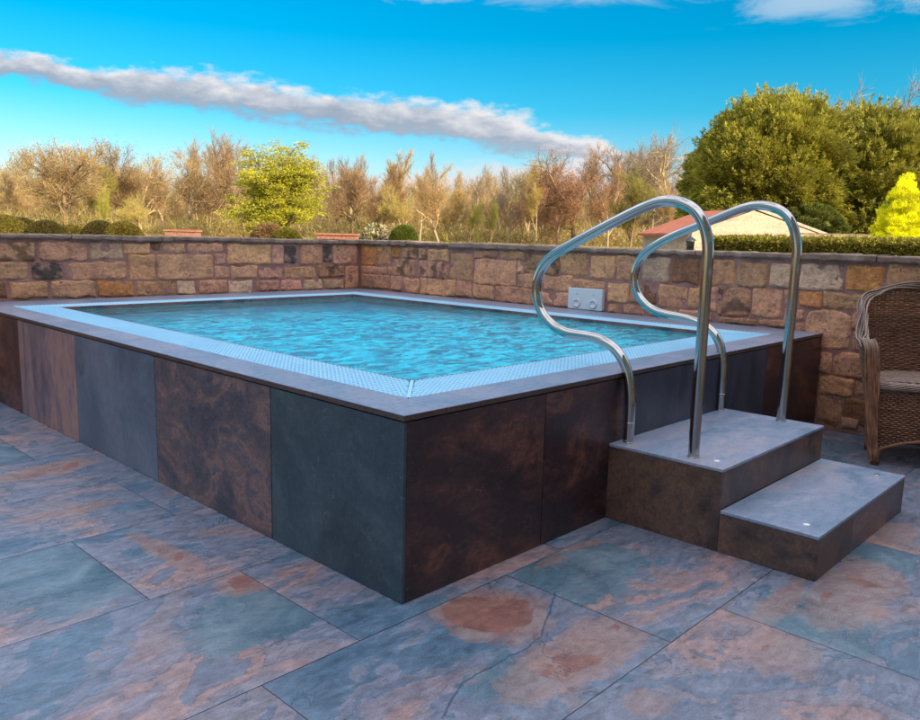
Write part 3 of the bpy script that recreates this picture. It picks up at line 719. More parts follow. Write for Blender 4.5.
build_wall('L'); build_wall('R')

# ------------------------------------------------------------------ pool
pool = thing('swimming_pool', 'raised rectangular plunge pool clad in dark slate panels with a light blue overflow grate', 'pool', (0, 0, 0))
def tone_id(): return (0, 0, rng.random())
CT = 0.020                                     # coping thickness
g0, g1 = 0.185, 0.436                          # near and left gutter
gx0, gx1 = 3.325, 3.10                         # right side: outer and inner edge of its gutter
gy0, gy1 = 4.40, 4.17
# cladding: left face (x = 0) and near face (y = 0)
YJ = [0.0, .768, 1.755, 2.737, 3.688, LY - .01]
ML = ['p_green', 'p_rust', 'p_slate', 'p_peach', 'p_dark']
for i in range(5):
    b = MB(); b.box(0, YJ[i] + (.0 if i == 0 else .0025), .001, .012, YJ[i + 1] - .0025, H - CT - .006, tone_id(), .001)
    o = b.obj('wall_panel', M[ML[i]], pool); o['label'] = ['blue black slate panel', 'rust mottled slate panel', 'plain grey slate panel', 'peach brown slate panel', 'dark brown slate panel'][i]
XJ = [.0125, .739, 1.304, 1.93, 2.825, LX - .03]
MR = ['p_dark', 'p_dark', 'p_navy', 'p_navy', 'p_dark']
for i in range(5):
    b = MB(); b.box(XJ[i], .0, .001, XJ[i + 1] - .004, .012, H - CT - .006, tone_id(), .001)
    b.obj('wall_panel', M[MR[i]], pool)
b = MB(); b.box(.0125, .0125, .0, LX - .03, .05, H - CT - .003); b.box(.0125, .051, 0, .05, LY - .01, H - CT - .003); b.obj('shell', M['grout'], pool)
# coping slabs, jointed, edge face brown
def coping_slab(x0, y0, x1, y1):
    b = MB(); tcol = tone_id(); b.box(x0, y0, H - .0035, x1, y1, H, tcol, .001); b.obj('coping_slab', M['coping'], pool)
    e = MB(); e.box(x0 + .0005, y0 + .0005, H - CT, x1 - .0005, y1 - .0005, H - .0036, tcol); e.obj('coping_edge', M['edge'], pool)
ys = [-.004, .489, 1.36, 2.226, 3.2, 4.1, LY - .03]
for i in range(6): coping_slab(-.004, ys[i] + (.0 if i == 0 else .001), g0, ys[i + 1] - .001)
xs = [g0 + .001, .355, 1.21, 1.86, 2.64, LX - .03]
for i in range(5): coping_slab(xs[i] + .001, -.004, xs[i + 1] - .001, g0)
ysr = [g0 + .002, 1.1, 1.95, 2.8, 3.65, gy0]
for i in range(5): coping_slab(gx0, ysr[i] + .001, LX - .03, ysr[i + 1] - .001)
xsb = [g0 + .001, 1.0, 1.9, 2.8, LX - .03]
for i in range(4): coping_slab(xsb[i] + .001, gy0 + .002, xsb[i + 1] - .001, LY - .03)
# gutter channel beneath the grate
b = MB(); zc = H - .06
b.box(g0, g0, zc - .01, gx0, g1 - .02, zc); b.box(g0, g1 - .019, zc - .01, g1 - .02, gy0, zc); b.box(gx1 + .02, g1 - .019, zc - .01, gx0, gy0, zc); b.box(g1 - .019, gy1 + .02, zc - .01, gx1 + .019, gy0, zc)
b.obj('gutter', M['channel'], pool)
# overflow grates: long bars with cross links, mitred at the corners
def grate(kind):
    b = MB(); zt, zb = H - .001, H - .014; bw = .0125; gap = .0205
    if kind in 'NF':
        lo, hi = (g0, gx0); a0, a1 = (g0 + .003, g1 - .008) if kind == 'N' else (gy0 - .003, gy1 + .008)
    else:
        lo, hi = (g0, gy0); a0, a1 = (g0 + .003, g1 - .008) if kind == 'W' else (gx0 - .003, gx1 + .008)
    s_ = 1 if a1 > a0 else -1; wd = abs(a1 - a0); nb = int(round(wd / gap))
    def mit(d, end):   # mitre inset at distance d from the outer edge
        if kind in 'NF': return d * ((g1 - g0) if end == 0 else (gx0 - gx1)) / wd + .012
        return d * ((g1 - g0) if end == 0 else (gy0 - gy1)) / wd + .012
    for k in range(nb):
        d = (k + .5) / nb * wd; q0, q1 = a0 + s_ * (d - bw / 2), a0 + s_ * (d + bw / 2); q0, q1 = min(q0, q1), max(q0, q1)
        u0, u1 = lo + mit(d, 0), hi - mit(d, 1)
        if kind in 'NF': b.box(u0, q0, zb, u1, q1, zt, None, .0012)
        else: b.box(q0, u0, zb, q1, u1, zt, None, .0012)
    u = lo + .03
    while u < hi - .03:
        dmax = wd
        for end, gl in ((0, u - lo), (1, hi - u)): 
            k_ = ((g1 - g0) if end == 0 else ((gx0 - gx1) if kind in 'NF' else (gy0 - gy1))) / wd
            dmax = min(dmax, (gl - .012) / k_)
        if dmax > .02:
            q0, q1 = sorted((a0, a0 + s_ * dmax))
            if kind in 'NF': b.box(u - .0035, q0, zb + .001, u + .0035, q1, zt + .0012)
            else: b.box(q0, u - .0035, zb + .001, q1, u + .0035, zt + .0012)
        u += .028
    return b
for kd in 'NWEF': grate(kd).obj('overflow_grate', M['grate'], pool)
# white mitre strip at the near corner with its end bar, and plain ones at the others
def mitre(x0, y0, x1, y1):
    b = MB(); d = Vector((x1 - x0, y1 - y0, 0)); L_ = d.length; d.normalize(); p = Vector((-d.y, d.x, 0)) * .007
    P0, P1 = Vector((x0, y0, 0)) + d * .008, Vector((x1, y1, 0)) - d * .012
    V = [(*(q.xy), z) for z in (H - .013, H + .001) for q in (P0 - p, P1 - p, P1 + p, P0 + p)]
    b.add(V, [[0, 3, 2, 1], [4, 5, 6, 7], [0, 1, 5, 4], [1, 2, 6, 5], [2, 3, 7, 6], [3, 0, 4, 7]])
    sx, sy = (1 if x1 > x0 else -1), (1 if y1 > y0 else -1)
    for (bx, by) in ((.04, .006), (.006, .04)):
        xa, xb = sorted((x0 + sx * .002, x0 + sx * bx)); ya, yb = sorted((y0 + sy * .002, y0 + sy * by)); b.box(xa, ya, H - .012, xb, yb, H + .0016)
    b.obj('corner_strip', M['grate'], pool)
mitre(g0, g0, g1, g1); mitre(g0, gy0, g1, gy1); mitre(gx0, g0, gx1, g1); mitre(gx0, gy0, gx1, gy1)
# basin with a brown slate lip
b = MB(); zb0 = -.35; zl = .596; x0, x1, y0, y1 = g1, gx1, g1, gy1
b.add([(x0, y0, zb0), (x1, y0, zb0), (x1, y1, zb0), (x0, y1, zb0), (x0, y0, zl), (x1, y0, zl), (x1, y1, zl), (x0, y1, zl)], [[0, 1, 2, 3], [0, 4, 5, 1], [1, 5, 6, 2], [2, 6, 7, 3], [3, 7, 4, 0]])
# bench step inside, opposite the ladder end
b.box(x1 - .45, y0 + .002, zb0, x1 - .002, y1 - .002, .12); b.box(x0 + .002, y1 - .5, zb0, x1 - .46, y1 - .002, .12)
b.obj('basin', M['basin'], pool)
for q in ((x0 - .016, y0 - .016, x1 + .016, y0), (x0 - .016, y1, x1 + .016, y1 + .016), (x0 - .016, y0, x0, y1), (x1, y0, x1 + .016, y1)):
    b = MB(); b.box(q[0], q[1], .56, q[2], q[3], H - .001, tone_id(), .001); b.obj('lip', M['p_rust'], pool)
# water: real ripples
def build_water():
    nx, ny = 330, 490; X = np.linspace(x0 + .001, x1 - .001, nx); Y = np.linspace(y0 + .001, y1 - .001, ny); V = np.zeros((ny, nx, 3))
    for j in range(ny):
        for i in range(nx):
            p = Vector((X[i] * 13.0, Y[j] * 17.0, 0)); w = noise.noise_vector(p * .6)
            z = noise.noise(p + w * .7) * .0030 + noise.noise(p * 2.3 + w) * .0016 + noise.noise(p * .35) * .002
            cal = min(1, max(0, (math.hypot(X[i] - 1.25, (Y[j] - 1.35) * .85) - .6) / 1.5)); z *= 1 - .72 * cal
            V[j, i] = (X[i], Y[j], .618 + z)
    ii = np.arange(nx * ny).reshape(ny, nx); q4 = np.stack([ii[:-1, :-1], ii[:-1, 1:], ii[1:, 1:], ii[1:, :-1]], -1).reshape(-1, 4)
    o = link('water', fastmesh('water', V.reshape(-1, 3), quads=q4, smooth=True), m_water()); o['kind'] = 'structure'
build_water()

# control plate on the wall just above the coping
o = thing('control_panel', 'pale grey square switch plate with two round buttons on the stone wall behind the handrail', 'control panel', (LX - .03, 1.88, .73))
b = MB(); b.box(-.012, -.168, -.087, .03, .168, .087, None, .004); b.obj('plate', M['plate'], o)
for yy in (-.085, .075):
    b = MB(); V = []; F = []; sd = 20; prof = [(-.010, .036), (-.02, .036), (-.022, .033), (-.022, .026), (-.018, .024)]
    for (xx, rr) in prof:
        for k in range(sd): V.append((xx, yy + rr * math.cos(2 * math.pi * k / sd), -.035 + rr * math.sin(2 * math.pi * k / sd)))
    for i in range(len(prof) - 1):
        for k in range(sd): F.append([i * sd + k, i * sd + (k + 1) % sd, (i + 1) * sd + (k + 1) % sd, (i + 1) * sd + k])
    F.append([(len(prof) - 1) * sd + k for k in range(sd)]); b.add(V, F); b.obj('button', M['plate'], o, True)
    b = MB(); b.box(-.0135, yy - .012, .035, -.0121, yy + .014, .037); b.box(-.0135, yy - .004, .045, -.0121, yy + .006, .047); b.obj('button_mark', M['plate_d'], o)

# ------------------------------------------------------------------ pool steps
S0, S1, D1, D2 = 1.199, 2.290, .518, .893
st = thing('pool_steps', 'two dark slate clad steps leading up to the pool wall', 'steps', (S0, -D1, 0))
def sp(x0, y0, z0, x1, y1, z1, name, m_, bev=.0008, lab=None):
    b = MB(); b.box(x0 - S0, y0 + D1, z0, x1 - S0, y1 + D1, z1, tone_id(), bev); o_ = b.obj(name, m_, st)
    if lab: o_['label'] = lab
sp(S0 + .011, -D1 + .011, .001, S1 - .011, -.001, H1 - .013, 'upper_core', M['grout'], 0)
sp(S0 + .011, -D2 + .011, .001, S1 - .011, -D1 - .0015, H2 - .013, 'lower_core', M['grout'], 0)
sp(S0, -D1 + .0, .001, S0 + .010, -.001, H1 - .0125, 'side_panel', M['riser'])
sp(S1 - .010, -D1, .001, S1, -.001, H1 - .0125, 'side_panel', M['riser'])
sp(S0, -D2, .001, S0 + .010, -D1 - .001, H2 - .0125, 'side_panel', M['riser'])
sp(S1 - .010, -D2, .001, S1, -D1 - .001, H2 - .0125, 'side_panel', M['riser'])
sp(S0 + .0105, -D1, H2 + .001, S1 - .0105, -D1 + .010, H1 - .0125, 'riser', M['riser'])
for i, (a, b_) in enumerate(((S0 + .0105, 1.58), (1.582, S1 - .0105))): sp(a, -D2, .001, b_, -D2 + .010, H2 - .0125, 'riser', (M['riser'], M['p_rust'])[i])
sp(S0 - .002, -D1 - .002, H1 - .012, S1 + .002, -.001, H1, 'tread', M['tread'], .001)
sp(S0 - .002, -D2 - .002, H2 - .012, S1 + .002, -D1 - .0025, H2, 'tread', M['tread'], .001)
for (lx, ly, lz) in ((1.296, -.447, H1), (1.294, -.815, H2), (2.20, -.80, H2)):
    b = MB(); b.lathe([(.0, lz - .002), (.013, lz - .002), (.013, lz + .0015), (.011, lz + .0028), (0, lz + .0028)], lx - S0, ly + D1, 18)
    b.obj('step_light', M['led'] if lx < 2 else M['steel'], st, True)

# ------------------------------------------------------------------ grab rails
def rail(xp, yb, yp, prof, label):
    o = thing('grab_rail', label, 'handrail', (xp, yb, H1), 0, 'curved steel grab rails on the pool steps')
    P = np.array(prof, float)
    # centripetal resampling through the profile points
    out = []; n = len(P)
    for i in range(n - 1):
        p0, p1, p2, p3 = P[max(i - 1, 0)], P[i], P[i + 1], P[min(i + 2, n - 1)]
        m = max(3, int(np.linalg.norm(p2 - p1) / .012))
        for k in range(m):
            q = k / m
            out.append(.5 * ((2 * p1) + (-p0 + p2) * q + (2 * p0 - 5 * p1 + 4 * p2 - p3) * q * q + (-p0 + 3 * p1 - 3 * p2 + p3) * q ** 3))
    out.append(P[-1]); out = np.array(out)
    for _ in range(6): out[1:-1] = out[1:-1] * .5 + (out[:-2] + out[2:]) * .25
    pts = [(0, y - yb, z - H1) for y, z in out]
    b = MB(); b.tube(pts, .0228, 20); b.obj('rail_tube', M['steel'], o, True)
    for yy in (yb, yp):
        b = MB(); b.lathe([(.0, .0), (.0245, .0), (.0245, .003), (.0235, .004)], 0, yy - yb, 24); b.obj('collar', M['steel'], o, True)
    b = MB(); b.lathe([(.0236, .085), (.0248, .086), (.0248, .090), (.0236, .091)], 0, yp - yb, 24); b.obj('joint_ring', M['steel'], o, True)
rail(1.28, -.352, -.045, [(-.352, H1 - .01), (-.352, .60), (-.352, .98), (-.352, 1.16), (-.338, 1.245), (-.300, 1.315), (-.238, 1.355), (-.15, 1.368), (-.06, 1.345), (.10, 1.277), (.30, 1.185), (.41, 1.128), (.475, 1.055), (.497, .968), (.470, .878), (.405, .815), (.320, .782), (.22, .778), (.13, .770), (.045, .735), (-.012, .665), (-.038, .575), (-.045, .48), (-.045, H1 - .01)],
     'nearer polished steel grab rail, rising from the left side of the upper step')
rail(2.229, -.335, -.012, [(-.335, H1 - .01), (-.335, .60), (-.338, 1.0), (-.338, 1.18), (-.318, 1.272), (-.285, 1.335), (-.225, 1.378), (-.135, 1.394), (-.045, 1.378), (.12, 1.315), (.33, 1.235), (.46, 1.163), (.525, 1.09), (.548, 1.0), (.522, .915), (.455, .850), (.36, .815), (.25, .805), (.16, .790), (.075, .757), (.02, .697), (-.005, .61), (-.012, .51), (-.012, H1 - .01)],
     'farther polished steel grab rail, rising from the right side of the upper step')

# ------------------------------------------------------------------ wicker armchair
def build_chair():
    F_ = Vector((-.91, -.41)).normalized(); ang = math.atan2(F_.y, F_.x)
    o = thing('wicker_armchair', 'brown wicker armchair with a bleached rim beside the right stone wall', 'armchair', (3.385, -.70, 0), ang)
    # local frame: +x forward, +y the chair's left ... viewer sees the +y... side nearest the pool at -y
    def plan(s_):                         # s_ in [-1,1] round the back; returns x, y
        a = abs(s_); sg = 1 if s_ >= 0 else -1
        if a > .55: k = (a - .55) / .45; return (-.02 + k * .27, sg * (.300 + .012 * math.sin(k * 3.1)))
        th_ = a / .55 * math.pi / 2; return (-.02 - .245 * math.cos(th_) ** .8, sg * .300 * math.sin(th_) ** .85 if th_ > 0 else 0)
    def rimz(s_):
        a = abs(s_)
        if a < .3: return .985 - .06 * (a / .3) ** 2
        if a > .86: return .672 + .012 * math.cos((a - .86) / .14 * 3.1)
        k = (a - .3) / .56; k = k * k * (3 - 2 * k); return .925 + (.684 - .925) * k
    def pt(s_, z, off=0.0):
        x, y = plan(s_); e = 1e-3; x2, y2 = plan(min(1, s_ + e)); x1, y1 = plan(max(-1, s_ - e)); tx, ty = x2 - x1, y2 - y1; L_ = math.hypot(tx, ty) + 1e-9
        nx, ny = -ty / L_, tx / L_
        # flare out towards the rim, tuck in to the feet
        fl = .06 * min(1, max(0, (z - .30)) / .34) - .03 * max(0, (.40 - z)) / .4
        return (x + nx * (off + fl), y + ny * (off + fl), z)
    brown = np.array((.22, .10, .055)); pale = np.array((.27, .18, .14))
    def weave(nm, zlo, off, amp=.0042, dz=.0115):
        # horizontal strands over and under upright stakes
        VV, QQ, CC = [], [], []; n = 0; ns = 300; row = 0; z = zlo
        while z < .99:
            run = []; 
            for i in range(ns + 1):
                s_ = -1 + 2 * i / ns
                if z < rimz(s_) - .012: run.append(s_)
                else:
                    if len(run) > 3: n = strand(run, z, row, off, amp, VV, QQ, CC, n)
                    run = []
            if len(run) > 3: n = strand(run, z, row, off, amp, VV, QQ, CC, n)
            z += dz; row += 1
        return link(nm, fastmesh(nm, np.concatenate(VV), quads=np.concatenate(QQ), cols=np.concatenate(CC), smooth=True), M['wick'], o)
    def strand(run, z, row, off, amp, VV, QQ, CC, n):
        S_ = []; tn = rng.uniform(.65, 1.35)
        for s_ in run:
            ph = math.sin(s_ * 1.0 * math.pi / .030 + row * math.pi) * amp
            zz = z + noise.noise(Vector((s_ * 9, z * 30, 1))) * .0025
            for (a, b_) in ((.0030, 0), (0, .0047), (-.0030, 0), (0, -.0047)): S_.append(pt(s_, zz + b_, off + ph + a))
        m = len(run); V = np.array(S_); ii = np.arange(m * 4).reshape(m, 4) + n
        q = np.concatenate([np.stack([ii[:-1, k], ii[:-1, (k + 1) % 4], ii[1:, (k + 1) % 4], ii[1:, k]], -1) for k in range(4)])
        VV.append(V); QQ.append(q); CC.append(np.tile(brown * tn * (1 + .3 * (z > .8)), (len(V), 1))); return n + m * 4
    weave('woven_shell', .06, 0.0)
    b = MB()
    for i in range(-33, 34):
        s_ = i * .030
        b.tube([pt(s_, z, 0) for z in np.linspace(.05, rimz(s_) - .01, 12)], .0032, 5, col=brown * .8)
    b.obj('stakes', M['wick'], o, True)
    VV = [];
    # braided rim: many strands lying together
    b = MB()
    for k in range(13):
        a0 = k / 13 * 2 * math.pi; rr = .0135 + .004 * (k % 3); P = []
        for i in range(141):
            s_ = -1 + 2 * i / 140; a = a0 + s_ * 2.6 + .3 * math.sin(s_ * 17 + k)
            x, y, z = pt(s_, rimz(s_), rr * math.cos(a) * 1.45); P.append((x, y, z + rr * math.sin(a)))
        b.tube(P, .0052, 5, col=pale * rng.uniform(.55, 1.35))
    b.obj('rim', M['wick'], o, True)
    # arm fronts: rim strands turn down and run to the feet as a thick bundle
    for sg in (-1, 1):
        b = MB()
        for k in range(22):
            u = k / 21.0; rr = rng.uniform(-.012, .012); P = []
            x, y, z0 = pt(sg, .672, 0)
            for i in range(26):
                q = i / 25
                if q < .2: a = q / .2 * math.pi / 2; px = x - .03 + .055 * math.sin(a); pz = z0 + (.026) * math.cos(a) - .012 * q / .2 * 2
                else: px = x + .025 - .035 * (q - .2) / .8; pz = z0 - .025 - (z0 - .03) * (q - .2) / .8
                wv = .006 * math.sin(q * 9 + k * 1.7)
                wid = (.034 if q < .25 else .034 - .014 * (q - .25) / .75)
                P.append((px + rr * .9 + wv * .4, y * (1 - q) + pt(sg, .05, 0)[1] * q + (u - .5) * 2 * wid * .95 + wv * .5, max(.02, pz + rr * .5)))
            tp = pale if False else None
            c0 = np.array([pale * rng.uniform(.7, 1.2) * (1 - min(1, i / 7)) + brown * rng.uniform(.9, 1.8) * min(1, i / 7) for i in range(26)])
            bb = MB(); bb.tube(P, .0048, 5, closed_ends=False); V = bb.V[0]; b.add(V, bb.F, np.repeat(c0, 5, axis=0))
        b.obj('arm_front', M['wick'], o, True)
        # front foot
        x, y, _ = pt(sg, .05, 0); b = MB(); b.tube([(x - .002, y - sg * .012, .0), (x - .002, y - sg * .012, .09)], .022, 10, col=brown * .6); b.obj('leg', M['wick'], o, True)
    for sg in (-1, 1):
        x, y, _ = pt(sg * .42, .05, 0); b = MB(); b.tube([(x + .01, y - sg * .01, .0), (x + .01, y - sg * .01, .1)], .02, 10, col=brown * .6); b.obj('leg', M['wick'], o, True)
    # apron below the seat with an arched lower edge
    VV, QQ, CC = [], [], []; n = 0; z = .07; row = 0
    while z < .455:
        Ys = [y for y in np.linspace(-.275, .275, 90) if z > .075 + .085 * (1 - (y / .275) ** 2)]
        segs = []; cur = []
        for y in np.linspace(-.275, .275, 90):
            if z > .075 + .085 * (1 - (y / .275) ** 2): cur.append(y)
            else:
                if len(cur) > 3: segs.append(cur)
                cur = []
        if len(cur) > 3: segs.append(cur)
        for sgm in segs:
            tn = rng.uniform(.65, 1.4); V = []
            for y in sgm:
                ph = math.sin(y * math.pi / .019 + row * math.pi) * .0042; zz = z + noise.noise(Vector((y * 20, z * 30, 7))) * .0025
                for (a, b_) in ((.003, 0), (0, .0047), (-.003, 0), (0, -.0047)): V.append((.235 + ph + a + .02 * (1 - (y / .275) ** 2), y, zz + b_))
            m = len(sgm); ii = np.arange(m * 4).reshape(m, 4) + n
            QQ.append(np.concatenate([np.stack([ii[:-1, k], ii[:-1, (k + 1) % 4], ii[1:, (k + 1) % 4], ii[1:, k]], -1) for k in range(4)]))
            VV.append(np.array(V)); CC.append(np.tile(brown * tn, (len(V), 1))); n += m * 4
        z += .0115; row += 1
    link('apron', fastmesh('apron', np.concatenate(VV), quads=np.concatenate(QQ), cols=np.concatenate(CC), smooth=True), M['wick'], o)
    b = MB()
    for i in range(-14, 15):
        y = i * .019; xx = .235 + .02 * (1 - (y / .275) ** 2); b.tube([(xx, y, .08 + .085 * (1 - (y / .275) ** 2)), (xx, y, .455)], .003, 5, col=brown * .8)
    b.tube([(.24 + .02 * (1 - (y / .275) ** 2), y, .072 + .085 * (1 - (y / .275) ** 2)) for y in np.linspace(-.275, .275, 40)], .009, 8, col=brown)
    b.obj('apron_frame', M['wick'], o, True)
    # seat: pale woven slab with a rounded front roll
    VV, QQ, CC = [], [], []; n = 0
    for r_ in range(46):
        xx = -.23 + r_ * .0107
        P = []; hw = .285 if xx > -.02 else .285 * max(.2, math.sqrt(max(0, 1 - ((xx + .02) / .235) ** 2)))
        ys_ = np.linspace(-hw, hw, 80); V = []
        for y in ys_:
            ph = math.sin(y * math.pi / .02 + r_ * math.pi) * .003
            zt = .462 + .010 * (1 - (y / .29) ** 2) - (max(0, xx - .215) * 1.2)
            for (a, b_) in ((0, .0032), (.0048, 0), (0, -.0032), (-.0048, 0)): V.append((xx + a, y, zt + ph + b_))
        m = len(ys_); ii = np.arange(m * 4).reshape(m, 4) + n
        QQ.append(np.concatenate([np.stack([ii[:-1, k], ii[:-1, (k + 1) % 4], ii[1:, (k + 1) % 4], ii[1:, k]], -1) for k in range(4)]))
        VV.append(np.array(V)); CC.append(np.tile(pale * rng.uniform(.75, 1.15), (len(V), 1))); n += m * 4
    link('seat', fastmesh('seat', np.concatenate(VV), quads=np.concatenate(QQ), cols=np.concatenate(CC), smooth=True), M['wick'], o)
    b = MB()
    for k in range(9):
        a0 = k / 9 * 2 * math.pi
        b.tube([(.250 + .016 * (1 - (y / .285) ** 2) + .014 * math.cos(a0 + y * 14), y, .450 + .018 * math.sin(a0 + y * 14)) for y in np.linspace(-.285, .285, 50)], .0062, 5, col=pale * rng.uniform(.65, 1.2))
    b.obj('seat_roll', M['wick'], o, True)
    # undersheet closes the seat frame
    b = MB(); b.box(-.2, -.25, .43, .235, .25, .445, brown * .5); b.obj('seat_frame', M['wick'], o)
build_chair()

# ------------------------------------------------------------------ unseen house behind the camera, put in to shade the patio
def build_house():
    X0, X1, Y0, Y1, EV, RG = -12.0, 4.35, -11.5, -3.9, 5.4, 7.6
    o = thing('unseen_house', 'unseen two storey sandstone house put in to shade the patio', 'house', (0, 0, 0))
    b = MB(); t_ = .35
    b.box(X0, Y0, -.05, X1, Y1, EV); b.obj('wall', M['hutstone'], o)
    ym = (Y0 + Y1) / 2; b = MB(); e = .3
    V = [(X0 - e, Y0 - e, EV - .12), (X1 + e, Y0 - e, EV - .12), (X1 + e, Y1 + e, EV - .12), (X0 - e, Y1 + e, EV - .12), (X0 - e, ym, RG), (X1 + e, ym, RG)]
    V2 = [(x, y, z + .16) for x, y, z in V]
    b.add(V + V2, [[0, 4, 5, 1], [3, 2, 5, 4], [6, 7, 11, 10], [9, 10, 11, 8], [0, 1, 7, 6], [3, 9, 8, 2], [0, 6, 10, 4], [4, 10, 9, 3], [1, 5, 11, 7], [5, 2, 8, 11]]); rf = b.obj('roof', M['roof'], o)
    b = MB(); b.add([(X0 + .01, Y0 + .01, EV - .01), (X0 + .01, Y1 - .01, EV - .01), (X0 + .01, ym, RG - .05), (X0 + .3, Y0 + .01, EV - .01), (X0 + .3, Y1 - .01, EV - .01), (X0 + .3, ym, RG - .05)], [[0, 1, 2], [3, 5, 4], [0, 2, 5, 3], [1, 4, 5, 2]])
    b.obj('gable', M['hutstone'], o); b = MB()
    b.add([(X1 - .3, Y0 + .01, EV - .01), (X1 - .3, Y1 - .01, EV - .01), (X1 - .3, ym, RG - .05), (X1 - .01, Y0 + .01, EV - .01), (X1 - .01, Y1 - .01, EV - .01), (X1 - .01, ym, RG - .05)], [[0, 1, 2], [3, 5, 4], [0, 2, 5, 3], [1, 4, 5, 2]]); b.obj('gable', M['hutstone'], o)
    for zz in (.9, 3.4):
        for xx in (-10.3, -7.8, -5.2, -2.6, -.2, 2.2):
            if zz < 1 and xx == -2.6: continue
            b = MB(); w, h = 1.1, 1.25
            for q in ((xx, zz, xx + w, zz + .07), (xx, zz + h - .07, xx + w, zz + h), (xx, zz + .071, xx + .07, zz + h - .071), (xx + w - .07, zz + .071, xx + w, zz + h - .071), (xx + w / 2 - .03, zz + .071, xx + w / 2 + .03, zz + h - .071)):
                b.box(q[0], Y1 + .002, q[1], q[2], Y1 + .05, q[3])
            wf = b.obj('window', M['white_frame'], o)
            b = MB(); b.box(xx + .07, Y1 + .003, zz + .07, xx + w - .07, Y1 + .02, zz + h - .07); b.obj('pane', M['glass'], wf)
            b = MB(); b.box(xx - .08, Y1 + .002, zz - .12, xx + w + .08, Y1 + .11, zz - .002); b.obj('sill', M['cope'], wf)
    b = MB(); b.box(-2.7, Y1 + .002, .0, -1.5, Y1 + .05, 2.15); dr = b.obj('door', M['white_frame'], o)
    b = MB(); b.box(-2.6, Y1 + .051, .15, -1.6, Y1 + .056, 2.05); b.obj('pane', M['glass'], dr)
    b = MB(); b.box(-1.56, Y1 + .051, 1.0, -1.53, Y1 + .09, 1.12); b.obj('handle', M['steel'], dr)
    b = MB(); b.box(-9, ym - .5, RG - .4, -8.2, ym + .5, RG + 1.0); b.obj('chimney', M['hutstone'], rf)
build_house()

# ================================================================== garden beyond the wall
UNIT_LEAF = np.array([(-.5, 0, 0), (.5, 0, 0), (0, 1, 0)])
def leaf_mesh(name, pts, dirs, size, cols, mat_, parent, width=.5, jit=.5, quad=False):
    """one small triangular leaf or spray per point, pointing roughly along dirs"""
    n = len(pts); d = dirs + nrg.normal(0, jit, (n, 3)); d /= np.linalg.norm(d, axis=1)[:, None] + 1e-9
    s_ = np.cross(d, nrg.normal(0, 1, (n, 3))); s_ /= np.linalg.norm(s_, axis=1)[:, None] + 1e-9
    sz = np.asarray(size) * nrg.uniform(.6, 1.4, n) if np.ndim(size) == 0 else size
    w = s_ * (sz * width)[:, None]; L_ = d * sz[:, None]
    V = np.stack([pts - w * .5, pts + w * .5, pts + L_], 1).reshape(-1, 3); T = np.arange(3 * n).reshape(n, 3)
    me = fastmesh(name, V, tris=T, cols=np.repeat(cols, 3, axis=0)); return link(name, me, mat_, parent)

def colvar(base, n, v=.25, hue=.08):
    b = np.array(base)[None, :] * nrg.uniform(1 - v, 1 + v, (n, 1)) * nrg.uniform(1 - hue, 1 + hue, (n, 3)); return b

def clipped_dome(x, y, top, rad, label, col, squash=1.0, group=None, name='box_dome', cat='clipped shrub', leaf=.035, nn=9000):
    z0 = terr(x, y) - .03; o = thing(name, label, cat, (x, y, z0), 0, group); h = top - z0
    th_ = nrg.uniform(0, 2 * math.pi, nn); c = nrg.uniform(0, 1, nn) ** .8; cc = c; s_ = np.sqrt(1 - cc ** 2)
    hh = min(h, rad * 1.1) * squash; base = h - hh
    lump = 1 + .02 * np.sin(th_ * 5 + c * 7) + nrg.uniform(-.025, .02, nn)
    P = np.stack([rad * s_ * np.cos(th_) * lump, rad * s_ * np.sin(th_) * lump, base + hh * cc * lump], 1); D = np.stack([s_ * np.cos(th_), s_ * np.sin(th_), cc], 1)
    if base > .05:
        m = nn // 3; t2 = nrg.uniform(0, 2 * math.pi, m); zz = nrg.uniform(0, base, m)
        P = np.concatenate([P, np.stack([rad * .98 * np.cos(t2), rad * .98 * np.sin(t2), zz], 1)]); D = np.concatenate([D, np.stack([np.cos(t2), np.sin(t2), 0 * t2], 1)])
    leaf_mesh('foliage', P, D, leaf, colvar(col, len(P), .35), M['leaf'], o, .6, .6)
    b = MB(); b.lathe([(rad * .96, 0), (rad * .96, max(.02, base))] + [(rad * .96 * math.cos(a), max(.02, base) + hh * .96 * math.sin(a)) for a in np.linspace(.1, 1.5, 9)], 0, 0, 28, col=np.array(col) * .8); b.obj('inner_twigs', M['bark'], o, True)
    b = MB(); b.tube([(0, 0, -.05), (.01, 0, .2)], .04, 6, col=(.15, .1, .06)); b.obj('stem', M['bark'], o)
DG = 'clipped box domes beyond the left stone wall'
olive = (.10, .075, .016); olv2 = (.19, .145, .02)
clipped_dome(3.60, 16.27, 1.43, .55, 'clipped dome shrub cut by the left edge of the photo above the wall', olv2, 1, DG)
clipped_dome(3.95, 16.4, 1.39, .42, 'dark clipped dome shrub second from the left, half behind its wider neighbour', olive, 1, DG)
clipped_dome(4.02, 15.1, 1.335, .46, 'wide low clipped dome shrub, third from the left and in front of the dark one', olive, 1, DG)
clipped_dome(5.32, 17.36, 1.27, .42, 'small low clipped dome shrub, fourth from the left, alone before the gap', olv2, 1, DG)
clipped_dome(5.38, 15.85, 1.37, .42, 'dark clipped dome shrub on the left of the right-hand pair', olive, 1, DG)
clipped_dome(5.10, 14.0, 1.355, .40, 'yellow green clipped dome shrub on the right of the right-hand pair', olv2, 1, DG)
clipped_dome(11.85, 19.36, 1.48, .5, 'brown twiggy rounded shrub in front of the bright green tree', (.30, .17, .07), .9, None, 'rounded_shrub', 'shrub', .07, 5000)
